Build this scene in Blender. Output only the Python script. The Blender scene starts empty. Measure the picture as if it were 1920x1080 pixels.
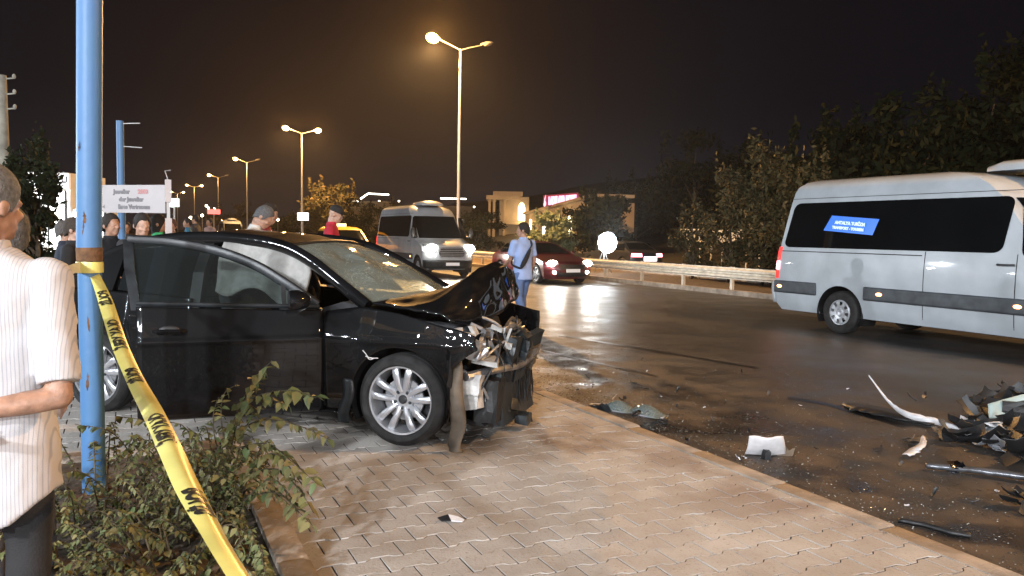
import bpy, bmesh, math, random
import numpy as np
from mathutils import Vector, Matrix, noise
SC = bpy.context.scene
COL = SC.collection
PI = math.pi
R = math.radians
rnd = random.Random(7)

# ------------------------------------------------------------------ camera
F_PX = 1450.0
YAW, PITCH, ROLL = R(26.7), math.atan(100 / 1450), R(1.0)
fw = Vector((math.sin(YAW) * math.cos(PITCH), math.cos(YAW) * math.cos(PITCH), -math.sin(PITCH)))
r0 = Vector((math.cos(YAW), -math.sin(YAW), 0)); u0 = r0.cross(fw)
up = u0 * math.cos(ROLL) - r0 * math.sin(ROLL)
rt = r0 * math.cos(ROLL) + u0 * math.sin(ROLL)
CAM = Vector((0, 0, 1.60))
cd = bpy.data.cameras.new('camera'); cam = bpy.data.objects.new('camera', cd); COL.objects.link(cam)
M = Matrix.Identity(4)
for i in range(3):
    M[i][0] = rt[i]; M[i][1] = up[i]; M[i][2] = -fw[i]; M[i][3] = CAM[i]
cam.matrix_world = M
cd.sensor_width = 36.0; cd.lens = 36.0 * F_PX / 1920.0
cd.clip_start = 0.05; cd.clip_end = 3000
SC.camera = cam

def at(px, py, d):
    return CAM + (fw + rt * ((px - 960) / F_PX) + up * ((540 - py) / F_PX)) * d
def gnd(px, py, z):
    d = fw + rt * ((px - 960) / F_PX) + up * ((540 - py) / F_PX)
    return CAM + d * ((z - CAM.z) / d.z)
def onx(px, py, X):
    d = fw + rt * ((px - 960) / F_PX) + up * ((540 - py) / F_PX)
    return CAM + d * ((X - CAM.x) / d.x)

# ------------------------------------------------------------------ night sky and exposure
W = bpy.data.worlds.new("World"); SC.world = W; W.use_nodes = True
nt = W.node_tree; bgn = nt.nodes['Background']
tc = nt.nodes.new('ShaderNodeTexCoord'); sx = nt.nodes.new('ShaderNodeSeparateXYZ')
mr = nt.nodes.new('ShaderNodeMapRange'); mr.inputs[1].default_value = 0.0; mr.inputs[2].default_value = 0.6
cr = nt.nodes.new('ShaderNodeValToRGB')
cr.color_ramp.elements[0].color = (0.0145, 0.0135, 0.0175, 1); cr.color_ramp.elements[1].color = (0.0016, 0.0017, 0.0038, 1); e_ = cr.color_ramp.elements.new(.26); e_.color = (0.0042, 0.0040, 0.0068, 1)
nt.links.new(tc.outputs['Generated'], sx.inputs[0]); nt.links.new(sx.outputs[2], mr.inputs[0])
nt.links.new(mr.outputs[0], cr.inputs[0]); nt.links.new(cr.outputs[0], bgn.inputs[0])
bgn.inputs[1].default_value = 1.0
SC.view_settings.view_transform = 'Standard'
SC.view_settings.look = 'None'
SC.view_settings.exposure = 0.0; SC.view_settings.gamma = 1.0
SC.view_settings.use_curve_mapping = False
cy = SC.cycles
cy.use_denoising = True
cy.max_bounces = 8; cy.diffuse_bounces = 3; cy.glossy_bounces = 4; cy.transparent_max_bounces = 12; cy.volume_bounces = 0
cy.sample_clamp_indirect = 4.0; cy.sample_clamp_direct = 0.0
cy.caustics_reflective = False; cy.caustics_refractive = False
cy.volume_step_rate = 4.0

# ------------------------------------------------------------------ helpers
def clear_noise(v, s, seed=0.0):
    return noise.noise(Vector((v[0] * s + seed, v[1] * s - seed, v[2] * s + 3.7)))

class MB:
    """collects polygons of one mesh object"""
    def __init__(self): self.v = []; self.f = []; self.m = []; self.X = Matrix.Identity(4)
    def add(self, vs, fs, mi=0):
        n = len(self.v)
        self.v += [tuple(self.X @ Vector(p)) for p in vs]
        self.f += [tuple(i + n for i in f) for f in fs]; self.m += [mi] * len(fs)
    def box(self, c, s, mi=0, rot=None, taper=1.0):
        x, y, z = s[0] / 2, s[1] / 2, s[2] / 2
        vs = [(-x, -y, -z), (x, -y, -z), (x, y, -z), (-x, y, -z), (-x * taper, -y * taper, z), (x * taper, -y * taper, z), (x * taper, y * taper, z), (-x * taper, y * taper, z)]
        T = Matrix.Translation(c) @ (rot if rot is not None else Matrix.Identity(4))
        self.add([T @ Vector(p) for p in vs], [(0, 3, 2, 1), (4, 5, 6, 7), (0, 1, 5, 4), (1, 2, 6, 5), (2, 3, 7, 6), (3, 0, 4, 7)], mi)
    def bar(self, a, b, w, h, mi=0, upv=(0, 0, 1)):
        a, b = Vector(a), Vector(b); d = b - a; L = d.length
        if L < 1e-6: return
        d /= L; u = Vector(upv)
        if abs(d.dot(u)) > .98: u = Vector((1, 0, 0))
        s = d.cross(u).normalized(); t = s.cross(d)
        Mx = Matrix(((d.x, s.x, t.x, 0), (d.y, s.y, t.y, 0), (d.z, s.z, t.z, 0), (0, 0, 0, 1)))
        self.box((a + b) / 2, (L, w, h), mi, Mx)
    def tube(self, pts, rad, n=10, mi=0, cap=True, flat=1.0, upv=None):
        pts = [Vector(p) for p in pts]
        if not hasattr(rad, '__len__'): rad = [rad] * len(pts)
        vs = []; fs = []; prev = None
        for i, p in enumerate(pts):
            d = (pts[min(i + 1, len(pts) - 1)] - pts[max(i - 1, 0)])
            if d.length < 1e-9: d = Vector((0, 0, 1))
            d.normalize()
            if prev is None:
                u = Vector(upv) if upv is not None else (Vector((0, 0, 1)) if abs(d.z) < .9 else Vector((1, 0, 0)))
            else: u = prev
            s = d.cross(u)
            if s.length < 1e-6: s = d.cross(Vector((1, .3, 0)))
            s.normalize(); t = s.cross(d).normalized(); prev = t
            for k in range(n):
                a = 2 * PI * k / n
                vs.append(p + s * (math.cos(a) * rad[i]) + t * (math.sin(a) * rad[i] * flat))
        for i in range(len(pts) - 1):
            for k in range(n):
                a, b = i * n + k, i * n + (k + 1) % n
                fs.append((a, b, b + n, a + n))
        if cap:
            fs.append(tuple(range(n - 1, -1, -1))); q = (len(pts) - 1) * n; fs.append(tuple(range(q, q + n)))
        self.add(vs, fs, mi)
    def rtube(self, pts, rad, n=12, mi=0, flat=1.0, upv=None):
        """tube with round ends"""
        pts = [Vector(p) for p in pts]
        if not hasattr(rad, '__len__'): rad = [rad] * len(pts)
        a = (pts[0] - pts[1]).normalized(); b = (pts[-1] - pts[-2]).normalized()
        P = [pts[0] + a * rad[0] * k for k in (.97, .75, .4)] + pts + [pts[-1] + b * rad[-1] * k for k in (.4, .75, .97)]
        Q = [rad[0] * k for k in (.22, .66, .91)] + list(rad) + [rad[-1] * k for k in (.91, .66, .22)]
        self.tube(P, Q, n, mi, True, flat, upv)
    def lathe(self, prof, n=32, mi=0, axis='z', c=(0, 0, 0), a0=0.0, a1=2 * PI, close=True):
        vs = []; fs = []; full = abs(a1 - a0 - 2 * PI) < 1e-6
        N = n if full else n + 1
        for k in range(N):
            a = a0 + (a1 - a0) * k / n
            for r, h in prof:
                x, y = r * math.cos(a), r * math.sin(a)
                p = (x, y, h) if axis == 'z' else ((x, h, y) if axis == 'y' else (h, x, y))
                vs.append((p[0] + c[0], p[1] + c[1], p[2] + c[2]))
        m = len(prof)
        for k in range(n):
            for j in range(m - 1):
                a, b = k * m + j, ((k + 1) % N) * m + j
                fs.append((a, b, b + 1, a + 1))
        self.add(vs, fs, mi)
    def ell(self, c, r, n=14, m=9, mi=0, rot=None):
        vs = []; fs = []
        for j in range(m + 1):
            t = PI * j / m
            for k in range(n):
                a = 2 * PI * k / n
                p = Vector((r[0] * math.sin(t) * math.cos(a), r[1] * math.sin(t) * math.sin(a), r[2] * math.cos(t)))
                if rot is not None: p = rot @ p
                vs.append(p + Vector(c))
        for j in range(m):
            for k in range(n):
                a, b = j * n + k, j * n + (k + 1) % n
                fs.append((a, a + n, b + n, b))
        self.add(vs, fs, mi)
    def grid(self, fn, nu, nv, mi=0, flip=False):
        vs = [fn(i / nu, j / nv) for i in range(nu + 1) for j in range(nv + 1)]
        fs = []
        for i in range(nu):
            for j in range(nv):
                a = i * (nv + 1) + j; b = a + nv + 1
                fs.append((a, a + 1, b + 1, b) if flip else (a, b, b + 1, a + 1))
        self.add(vs, fs, mi)
    def loft(self, rings, mi=0, cap=True):
        n = len(rings[0]); vs = [p for r_ in rings for p in r_]; fs = []
        for i in range(len(rings) - 1):
            for k in range(n):
                a, b = i * n + k, i * n + (k + 1) % n
                fs.append((a, b, b + n, a + n))
        if cap: fs.append(tuple(range(n - 1, -1, -1))); q = (len(rings) - 1) * n; fs.append(tuple(range(q, q + n)))
        self.add(vs, fs, mi)
    def prism(self, poly, a, b, mi=0):
        """poly: list of 3d points (front face), extruded by vector a->b offset"""
        d = Vector(b) - Vector(a); n = len(poly)
        vs = [Vector(p) for p in poly] + [Vector(p) + d for p in poly]
        fs = [tuple(range(n)), tuple(range(2 * n - 1, n - 1, -1))] + [(i, i + n, (i + 1) % n + n, (i + 1) % n) for i in range(n)]
        self.add(vs, fs, mi)
    def build(self, name, mats, parent=None, smooth=35, recalc=True):
        me = bpy.data.meshes.new(name)
        me.from_pydata(self.v, [], self.f)
        if not isinstance(mats, (list, tuple)): mats = [mats]
        for m_ in mats: me.materials.append(m_)
        if len(mats) > 1: me.polygons.foreach_set('material_index', self.m)
        if recalc:
            bm = bmesh.new(); bm.from_mesh(me); bmesh.ops.recalc_face_normals(bm, faces=bm.faces); bm.to_mesh(me); bm.free()
        if smooth:
            me.polygons.foreach_set('use_smooth', [True] * len(me.polygons))
            me.set_sharp_from_angle(angle=R(smooth))
        me.update()
        o = bpy.data.objects.new(name, me); COL.objects.link(o)
        if parent is not None: o.parent = parent
        return o

def thing(name, label, cat, loc=(0, 0, 0), rz=0.0, group=None, kind=None):
    o = bpy.data.objects.new(name, None); COL.objects.link(o)
    o.location = loc; o.rotation_euler = (0, 0, rz); o.empty_display_size = .2
    return tag(o, label, cat, group, kind)
def tag(o, label=None, cat=None, group=None, kind=None):
    if label: o['label'] = label
    if cat: o['category'] = cat
    if group: o['group'] = group
    if kind: o['kind'] = kind
    return o
def solid(o, t, offset=-1):
    m_ = o.modifiers.new('thickness', 'SOLIDIFY'); m_.thickness = t; m_.offset = offset; return o
def copy_tree(o, parent=None):
    c = o.copy(); COL.objects.link(c)
    if parent is not None: c.parent = parent
    for ch in list(o.children): copy_tree(ch, c)
    return c
def lerp(a, b, t): return a + (b - a) * t
def interp(x, xs, ys): return float(np.interp(x, xs, ys))
def crom(P, n):
    """Catmull-Rom through points"""
    P = [Vector(p) for p in P]; out = []
    for i in range(len(P) - 1):
        p0 = P[i - 1] if i else P[0] * 2 - P[1]; p1, p2 = P[i], P[i + 1]
        p3 = P[i + 2] if i + 2 < len(P) else P[-1] * 2 - P[-2]
        for k in range(n):
            t = k / n
            out.append(.5 * ((2 * p1) + (p2 - p0) * t + (2 * p0 - 5 * p1 + 4 * p2 - p3) * t * t + (3 * p1 - p0 - 3 * p2 + p3) * t ** 3))
    out.append(P[-1].copy()); return out

# ------------------------------------------------------------------ materials
def mat(name, col, rough=.6, metal=0.0, var=.15, scale=6.0, bump=0.0, bscale=40.0, coat=0.0, col2=None, spec=.5, rvar=0.0):
    m_ = bpy.data.materials.new(name); m_.use_nodes = True; t = m_.node_tree; p = t.nodes['Principled BSDF']
    p.inputs['Roughness'].default_value = rough; p.inputs['Metallic'].default_value = metal
    p.inputs['Coat Weight'].default_value = coat; p.inputs['Coat Roughness'].default_value = .03
    p.inputs['Specular IOR Level'].default_value = spec
    co = t.nodes.new('ShaderNodeTexCoord')
    n = t.nodes.new('ShaderNodeTexNoise'); n.inputs['Scale'].default_value = scale; n.inputs['Detail'].default_value = 6
    t.links.new(co.outputs['Object'], n.inputs['Vector'])
    mx = t.nodes.new('ShaderNodeMix'); mx.data_type = 'RGBA'
    c2 = col2 if col2 else tuple(max(0, c * (1 - var * 2)) for c in col)
    mx.inputs[6].default_value = (*c2, 1); mx.inputs[7].default_value = (*[min(1, c * (1 + var * .4)) for c in col], 1)
    rm = t.nodes.new('ShaderNodeMapRange'); rm.inputs[1].default_value = .32; rm.inputs[2].default_value = .68
    t.links.new(n.outputs['Fac'], rm.inputs[0]); t.links.new(rm.outputs[0], mx.inputs[0]); t.links.new(mx.outputs[2], p.inputs['Base Color'])
    if rvar:
        r2 = t.nodes.new('ShaderNodeMapRange'); r2.inputs[3].default_value = max(.02, rough - rvar); r2.inputs[4].default_value = min(1, rough + rvar)
        t.links.new(n.outputs['Fac'], r2.inputs[0]); t.links.new(r2.outputs[0], p.inputs['Roughness'])
    if bump:
        nb = t.nodes.new('ShaderNodeTexNoise'); nb.inputs['Scale'].default_value = bscale; nb.inputs['Detail'].default_value = 5
        t.links.new(co.outputs['Object'], nb.inputs['Vector'])
        bp = t.nodes.new('ShaderNodeBump'); bp.inputs['Strength'].default_value = bump; bp.inputs['Distance'].default_value = .02
        t.links.new(nb.outputs['Fac'], bp.inputs['Height']); t.links.new(bp.outputs[0], p.inputs['Normal'])
    return m_
def emit(name, col, s, base=(.8, .8, .8)):
    m_ = bpy.data.materials.new(name); m_.use_nodes = True; p = m_.node_tree.nodes['Principled BSDF']
    p.inputs['Base Color'].default_value = (*base, 1); p.inputs['Roughness'].default_value = .3
    p.inputs['Emission Color'].default_value = (*col, 1); p.inputs['Emission Strength'].default_value = s
    return m_
def glass(name, tint=(.8, .9, .88), clear=.6, rough=.03, cracks=0.0, painted_sheen=0.0):
    """thin pane: transparent tint + mirror reflection by angle"""
    m_ = bpy.data.materials.new(name); m_.use_nodes = True; t = m_.node_tree
    t.nodes.remove(t.nodes['Principled BSDF']); out = t.nodes['Material Output']
    tr = t.nodes.new('ShaderNodeBsdfTransparent'); tr.inputs[0].default_value = (*[c * clear for c in tint], 1)
    gl = t.nodes.new('ShaderNodeBsdfGlossy'); gl.inputs['Roughness'].default_value = rough
    lw = t.nodes.new('ShaderNodeFresnel'); lw.inputs['IOR'].default_value = 1.55
    mx = t.nodes.new('ShaderNodeMixShader')
    t.links.new(lw.outputs[0], mx.inputs[0]); t.links.new(tr.outputs[0], mx.inputs[1]); t.links.new(gl.outputs[0], mx.inputs[2])
    last = mx
    if painted_sheen:
        df = t.nodes.new('ShaderNodeBsdfDiffuse'); df.inputs[0].default_value = (.40, .46, .46, 1); m4 = t.nodes.new('ShaderNodeMixShader'); m4.inputs[0].default_value = painted_sheen  # even grey diffuse mixed in, stands for reflections on the pane
        t.links.new(mx.outputs[0], m4.inputs[1]); t.links.new(df.outputs[0], m4.inputs[2]); last = m4
    if cracks:
        co = t.nodes.new('ShaderNodeTexCoord')
        nn = t.nodes.new('ShaderNodeTexNoise'); nn.inputs['Scale'].default_value = 5
        t.links.new(co.outputs['Object'], nn.inputs['Vector'])
        ad = t.nodes.new('ShaderNodeVectorMath'); ad.operation = 'MULTIPLY_ADD'; ad.inputs[1].default_value = (.16, .16, .16)
        t.links.new(nn.outputs['Color'], ad.inputs[0]); t.links.new(co.outputs['Object'], ad.inputs[2])
        facs = []
        for sc_, wd in ((11, .007), (46, .022)):
            vo = t.nodes.new('ShaderNodeTexVoronoi'); vo.feature = 'DISTANCE_TO_EDGE'; vo.inputs['Scale'].default_value = sc_
            t.links.new(ad.outputs[0], vo.inputs['Vector'])
            mm = t.nodes.new('ShaderNodeMapRange'); mm.inputs[1].default_value = 0; mm.inputs[2].default_value = wd; mm.inputs[3].default_value = 1; mm.inputs[4].default_value = 0
            t.links.new(vo.outputs['Distance'], mm.inputs[0]); facs.append(mm)
        n2 = t.nodes.new('ShaderNodeTexNoise'); n2.inputs['Scale'].default_value = 3.2
        t.links.new(co.outputs['Object'], n2.inputs['Vector'])
        m2 = t.nodes.new('ShaderNodeMapRange'); m2.inputs[1].default_value = .45; m2.inputs[2].default_value = .62
        t.links.new(n2.outputs['Fac'], m2.inputs[0])
        mu = t.nodes.new('ShaderNodeMath'); mu.operation = 'MULTIPLY'; t.links.new(facs[1].outputs[0], mu.inputs[0]); t.links.new(m2.outputs[0], mu.inputs[1])
        mxx = t.nodes.new('ShaderNodeMath'); mxx.operation = 'MAXIMUM'; t.links.new(facs[0].outputs[0], mxx.inputs[0]); t.links.new(mu.outputs[0], mxx.inputs[1])
        m3 = t.nodes.new('ShaderNodeMath'); m3.operation = 'MULTIPLY_ADD'; m3.inputs[1].default_value = cracks; m3.inputs[2].default_value = .27
        t.links.new(mxx.outputs[0], m3.inputs[0])
        df = t.nodes.new('ShaderNodeBsdfDiffuse'); df.inputs[0].default_value = (.42, .50, .47, 1)
        m4 = t.nodes.new('ShaderNodeMixShader'); t.links.new(m3.outputs[0], m4.inputs[0]); t.links.new(mx.outputs[0], m4.inputs[1]); t.links.new(df.outputs[0], m4.inputs[2])
        last = m4
    t.links.new(last.outputs[0], out.inputs[0])
    return m_

K = {}
K['black_paint'] = mat('black_paint', (.0045, .0047, .0054), .55, 0, .2, 3, coat=1.0, spec=.08)
K['white_paint'] = mat('white_paint', (.46, .50, .535), .34, 0, .10, 2, coat=1.0)
K['red_paint'] = mat('red_paint', (.085, .007, .010), .28, 0, .15, 2, coat=.8)
K['yellow_paint'] = mat('yellow_paint', (.75, .42, .03), .35, 0, .1, 2, coat=.5)
K['dark_paint'] = mat('dark_paint', (.03, .032, .037), .3, 0, .2, 2, coat=.6)
K['black_plastic'] = mat('black_plastic', (.016, .016, .017), .5, 0, .3, 9, bump=.1)
K['grey_plastic'] = mat('grey_plastic', (.075, .08, .085), .5, 0, .3, 9, bump=.1)
K['door_frame'] = mat('door_frame', (.022, .026, .03), .38, 0, .3, 9)
K['slate_plastic'] = mat('slate_plastic', (.022, .028, .032), .4, 0, .3, 9, bump=.1)
K['white_plastic'] = mat('white_plastic', (.50, .485, .46), .45, 0, .22, 12, bump=.12)
K['tan_plastic'] = mat('tan_plastic', (.12, .09, .062), .7, 0, .3, 8, bump=.2)
K['rubber'] = mat('rubber', (.022, .021, .021), .78, 0, .35, 14, bump=.15, bscale=90)
K['alloy'] = mat('alloy', (.62, .63, .66), .30, .75, .08, 8, bump=.04)
K['silver_cover'] = mat('silver_cover', (.5, .52, .55), .35, .4, .08, 8)
K['steel'] = mat('steel', (.36, .36, .37), .45, .8, .3, 10, bump=.1)
K['chrome'] = mat('chrome', (.8, .8, .82), .12, 1.0, .05, 10)
K['interior'] = mat('interior', (.02, .02, .022), .75, 0, .3, 8, bump=.1)
K['seat_cloth'] = mat('seat_cloth', (.075, .075, .08), .9, 0, .2, 30, bump=.2, bscale=120)
K['headlining'] = mat('headlining', (.35, .34, .32), .9, 0, .1, 20)
K['privacy_glass'] = mat('privacy_glass', (.004, .005, .006), .03, 0, .1, 2, coat=.0, spec=.35)
K['car_glass'] = glass('car_glass', (.72, .82, .80), .58, painted_sheen=.02)
K['cracked_glass'] = glass('cracked_glass', (.70, .80, .74), .5, .06, cracks=.62)
K['clear_plastic'] = glass('clear_plastic', (.95, .96, 1), .85, .05, cracks=.5)
# ------------------------------------------------------------------ ground materials
def world_noise(t, scale, detail=5):
    g = t.nodes.new('ShaderNodeNewGeometry'); n = t.nodes.new('ShaderNodeTexNoise')
    n.inputs['Scale'].default_value = scale; n.inputs['Detail'].default_value = detail
    t.links.new(g.outputs['Position'], n.inputs['Vector']); return g, n
def ramp(t, src, lo, hi, a=0.0, b=1.0):
    m_ = t.nodes.new('ShaderNodeMapRange'); m_.inputs[1].default_value = lo; m_.inputs[2].default_value = hi
    m_.inputs[3].default_value = a; m_.inputs[4].default_value = b; t.links.new(src, m_.inputs[0]); return m_.outputs[0]
def mixc(t, fac, a, b):
    m_ = t.nodes.new('ShaderNodeMix'); m_.data_type = 'RGBA'; t.links.new(fac, m_.inputs[0])
    for s, i in ((a, 6), (b, 7)):
        if hasattr(s, 'links'): t.links.new(s, m_.inputs[i])
        else: m_.inputs[i].default_value = (*s, 1)
    return m_.outputs[2]
def mul(t, a, b):
    m_ = t.nodes.new('ShaderNodeMath'); m_.operation = 'MULTIPLY'
    for s, i in ((a, 0), (b, 1)):
        if hasattr(s, 'links'): t.links.new(s, m_.inputs[i])
        else: m_.inputs[i].default_value = s
    return m_.outputs[0]

def asphalt_mat():
    m_ = bpy.data.materials.new('asphalt'); m_.use_nodes = True; t = m_.node_tree; p = t.nodes['Principled BSDF']
    g, n1 = world_noise(t, .35); _, n2 = world_noise(t, 2.6, 8); _, n3 = world_noise(t, 60, 3); _, n4 = world_noise(t, 1.1, 6)
    base = mixc(t, ramp(t, n1.outputs['Fac'], .35, .65), (.030, .030, .031), (.052, .050, .047))
    base = mixc(t, ramp(t, n3.outputs['Fac'], .62, .75), base, (.13, .125, .115))
    sp = t.nodes.new('ShaderNodeSeparateXYZ'); t.links.new(g.outputs['Position'], sp.inputs[0])
    near = ramp(t, sp.outputs[0], 8.0, 4.2)
    dirt = mul(t, ramp(t, n2.outputs['Fac'], .38, .62), near)
    base = mixc(t, mul(t, dirt, .8), base, (.10, .070, .046))
    wet = mul(t, ramp(t, n4.outputs['Fac'], .52, .60), ramp(t, sp.outputs[0], 6.2, 4.0))
    base = mixc(t, mul(t, wet, .7), base, (.016, .013, .012))
    t.links.new(base, p.inputs['Base Color'])
    ro = t.nodes.new('ShaderNodeMapRange'); t.links.new(n4.outputs['Fac'], ro.inputs[0]); ro.inputs[1].default_value = .35; ro.inputs[2].default_value = .65
    ro.inputs[3].default_value = .50; ro.inputs[4].default_value = .34
    r2 = t.nodes.new('ShaderNodeMath'); r2.operation = 'MULTIPLY_ADD'; r2.inputs[1].default_value = .32; t.links.new(dirt, r2.inputs[0]); t.links.new(ro.outputs[0], r2.inputs[2])
    r3 = t.nodes.new('ShaderNodeMath'); r3.operation = 'MULTIPLY_ADD'; r3.inputs[1].default_value = -.25; t.links.new(wet, r3.inputs[0]); t.links.new(r2.outputs[0], r3.inputs[2])
    t.links.new(r3.outputs[0], p.inputs['Roughness'])
    _, n5 = world_noise(t, 130, 3); bp = t.nodes.new('ShaderNodeBump'); bp.inputs['Strength'].default_value = .22; bp.inputs['Distance'].default_value = .01
    t.links.new(n5.outputs['Fac'], bp.inputs['Height']); t.links.new(bp.outputs[0], p.inputs['Normal'])
    return m_
def paver_mat():
    m_ = bpy.data.materials.new('paver_concrete'); m_.use_nodes = True; t = m_.node_tree; p = t.nodes['Principled BSDF']
    oi = t.nodes.new('ShaderNodeObjectInfo'); g, n1 = world_noise(t, 4.5, 6); _, n2 = world_noise(t, 1.0, 6); _, n3 = world_noise(t, 70, 4); _, n6 = world_noise(t, 1.7, 7)
    rn = t.nodes.new('ShaderNodeMath'); rn.operation = 'ADD'; t.links.new(oi.outputs['Random'], rn.inputs[0]); t.links.new(g.outputs['Random Per Island'], rn.inputs[1])
    fr = t.nodes.new('ShaderNodeMath'); fr.operation = 'FRACT'; t.links.new(rn.outputs[0], fr.inputs[0])
    base = mixc(t, fr.outputs[0], (.385, .360, .332), (.475, .446, .412))
    base = mixc(t, ramp(t, n1.outputs['Fac'], .35, .7), base, (.345, .308, .272))
    base = mixc(t, ramp(t, n3.outputs['Fac'], .60, .72), base, (.29, .24, .19))
    sp = t.nodes.new('ShaderNodeSeparateXYZ'); t.links.new(g.outputs['Position'], sp.inputs[0])
    # rusty spill in front of the wreck and muddy patches along the kerb
    def blob(cx, cy_, rx, ry):
        vm = t.nodes.new('ShaderNodeVectorMath'); vm.operation = 'SUBTRACT'; t.links.new(g.outputs['Position'], vm.inputs[0]); vm.inputs[1].default_value = (cx, cy_, 0)
        v2 = t.nodes.new('ShaderNodeVectorMath'); v2.operation = 'MULTIPLY'; t.links.new(vm.outputs[0], v2.inputs[0]); v2.inputs[1].default_value = (1 / rx, 1 / ry, 0)
        ln = t.nodes.new('ShaderNodeVectorMath'); ln.operation = 'LENGTH'; t.links.new(v2.outputs[0], ln.inputs[0]); return ramp(t, ln.outputs['Value'], 1.0, .35)
    spill = mul(t, blob(2.75, 5.0, .9, .95), ramp(t, n6.outputs['Fac'], .40, .58))
    base = mixc(t, mul(t, spill, .85), base, (.145, .085, .038))
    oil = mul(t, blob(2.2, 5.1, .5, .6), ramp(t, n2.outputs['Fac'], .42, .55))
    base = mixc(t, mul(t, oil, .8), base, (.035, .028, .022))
    mud = mul(t, ramp(t, sp.outputs[0], 2.55, 3.3), ramp(t, n6.outputs['Fac'], .52, .62))
    base = mixc(t, mul(t, mud, .5), base, (.15, .085, .055))
    t.links.new(base, p.inputs['Base Color']); p.inputs['Roughness'].default_value = .82
    bp = t.nodes.new('ShaderNodeBump'); bp.inputs['Strength'].default_value = .35; bp.inputs['Distance'].default_value = .012
    t.links.new(n3.outputs['Fac'], bp.inputs['Height']); t.links.new(bp.outputs[0], p.inputs['Normal'])
    return m_
K['asphalt'] = asphalt_mat(); K['paver'] = paver_mat()
K['kerb'] = mat('kerb_concrete', (.40, .34, .28), .85, 0, .25, 5, bump=.35, bscale=60)
K['joint_sand'] = mat('joint_sand', (.035, .029, .024), .95, 0, .3, 8, bump=.3)
K['soil'] = mat('soil', (.11, .078, .05), .95, 0, .3, 7, bump=.6, bscale=22)
K['dark_ground'] = mat('dark_ground', (.05, .042, .03), .95, 0, .3, .3, bump=.4, bscale=2)
K['galv'] = mat('galvanised', (.80, .74, .62), .5, .0, .15, 5, bump=.05)
K['pole_grey'] = mat('pole_grey', (.42, .42, .42), .5, .3, .1, 3)
K['tar'] = mat('tar', (.014, .013, .013), .35, 0, .2, 3)

def sheet(name, x0, x1, y0, y1, z, m_, th=0.0):
    b = MB()
    if th: b.box(((x0 + x1) / 2, (y0 + y1) / 2, z - th / 2), (x1 - x0, y1 - y0, th))
    else: b.add([(x0, y0, z), (x1, y0, z), (x1, y1, z), (x0, y1, z)], [(0, 1, 2, 3)])
    o = b.build(name, m_, None, 0, recalc=bool(th)); o['kind'] = 'structure'; return o

sheet('ground', -900, 900, -600, 1400, -.05, K['dark_ground'])
sheet('road', 3.55, 15.35, -60, 700, 0.0, K['asphalt'])
sheet('far_road', 19.6, 30.5, -60, 700, 0.0, K['asphalt'])
median = sheet('median_strip', 15.55, 19.4, -60, 700, .10, K['soil'], .2)
for i, X in enumerate((15.45, 19.5)):
    o = sheet('median_kerb', X - .1, X + .1, -60, 700, .14, K['kerb'], .3)
# tar seams and skid marks on the asphalt
b = MB()
for pts, w in (([(1050, 628), (1150, 645), (1290, 668), (1420, 690)], .10), ([(1010, 655), (1120, 680), (1230, 705)], .05), ([(1480, 745), (1560, 760), (1700, 800)], .12)):
    q = [gnd(x, y, .004) for x, y in pts]; q = crom(q, 5)
    for a, c in zip(q[:-1], q[1:]):
        n = (c - a).normalized().cross(Vector((0, 0, 1))) * w / 2
        b.add([a - n, a + n, c + n, c - n], [(0, 1, 2, 3)])
o = b.build('road_seam_marking', K['tar'], None, 0, recalc=False); o['kind'] = 'structure'

# ------------------------------------------------------------------ pavement of interlocking pavers
PZ = .12
pavement = sheet('pavement', -25, 3.45, -12, 250, PZ - .0055, K['joint_sand'], .3)
def paver_outline(A=.22, B=.15, a=.011, e=.013, g=.0040):
    q = A / 4; h1, h0 = B / 2 + a - g, B / 2 - a - g; x = A / 2 - g
    top = [(x, h1), (q + e, h1), (q - e, h0), (-q + e, h0), (-q - e, h1), (-x, h1)]
    return top + [(-u, -v) for u, v in top]
PO = paver_outline()
def paver_geo(b, cx, cy_, cz, clip=None, tilt=(0, 0)):
    n = len(PO); bev = .0012
    def ring(s, z):
        out = []
        for u, v in PO:
            uu = u - math.copysign(min(abs(u), s), u); vv = v - math.copysign(min(abs(v), s), v)
            x, y = cx + uu, cy_ + vv
            if clip: x = min(max(x, clip[0] + s), clip[1] - s)
            out.append((x, y, cz + z + tilt[0] * uu + tilt[1] * vv))
        return out
    vs = ring(bev, 0) + ring(0, -.001) + ring(0, -.03)
    fs = [(0, 1, 2, 9, 10, 11), (2, 3, 8, 9), (3, 4, 5, 6, 7, 8)]
    fs += [(i, i + n, (i + 1) % n + n, (i + 1) % n) for i in range(n)] + [(i + n, i + 2 * n, (i + 1) % n + 2 * n, (i + 1) % n + n) for i in range(n)]
    b.add(vs, fs)
XMIN, XMAX = -2.2, 3.445
cand = []
row = 0; y = 1.3
while y < 10.5:
    x = XMAX - .11 - (.11 if row % 2 else 0) + .11
    while x > XMIN:
        cand.append((x, y)); x -= .22
    row += 1; y += .15
cand = [(x, y) for x, y in cand if not (x + .11 < .76 and y < 5.60)]
def cam_d(x, y):
    v = Vector((x, y, PZ)) - CAM; z = v.dot(fw)
    if z < .5: return None
    px = 960 + F_PX * v.dot(rt) / z; py = 540 - F_PX * v.dot(up) / z
    return z if -40 < px < 1960 and 0 < py < 1120 else None
vis = [];rest = []
for x, y in cand:
    whole = x + .11 <= XMAX + .002 and not (x - .11 < .725 and y < 5.60)
    d = cam_d(x, y)
    inside_car = False
    if whole and d: vis.append((d, x, y))
    else: rest.append((x, y))
vis.sort(); near = vis[:300]; rest += [(x, y) for _, x, y in vis[300:]]
protos = []
for k in range(3):
    b = MB(); paver_geo(b, 0, 0, 0, None, (rnd.uniform(-.012, .012), rnd.uniform(-.012, .012)))
    o = b.build('paver', K['paver'], pavement, 25); protos.append(o)
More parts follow.
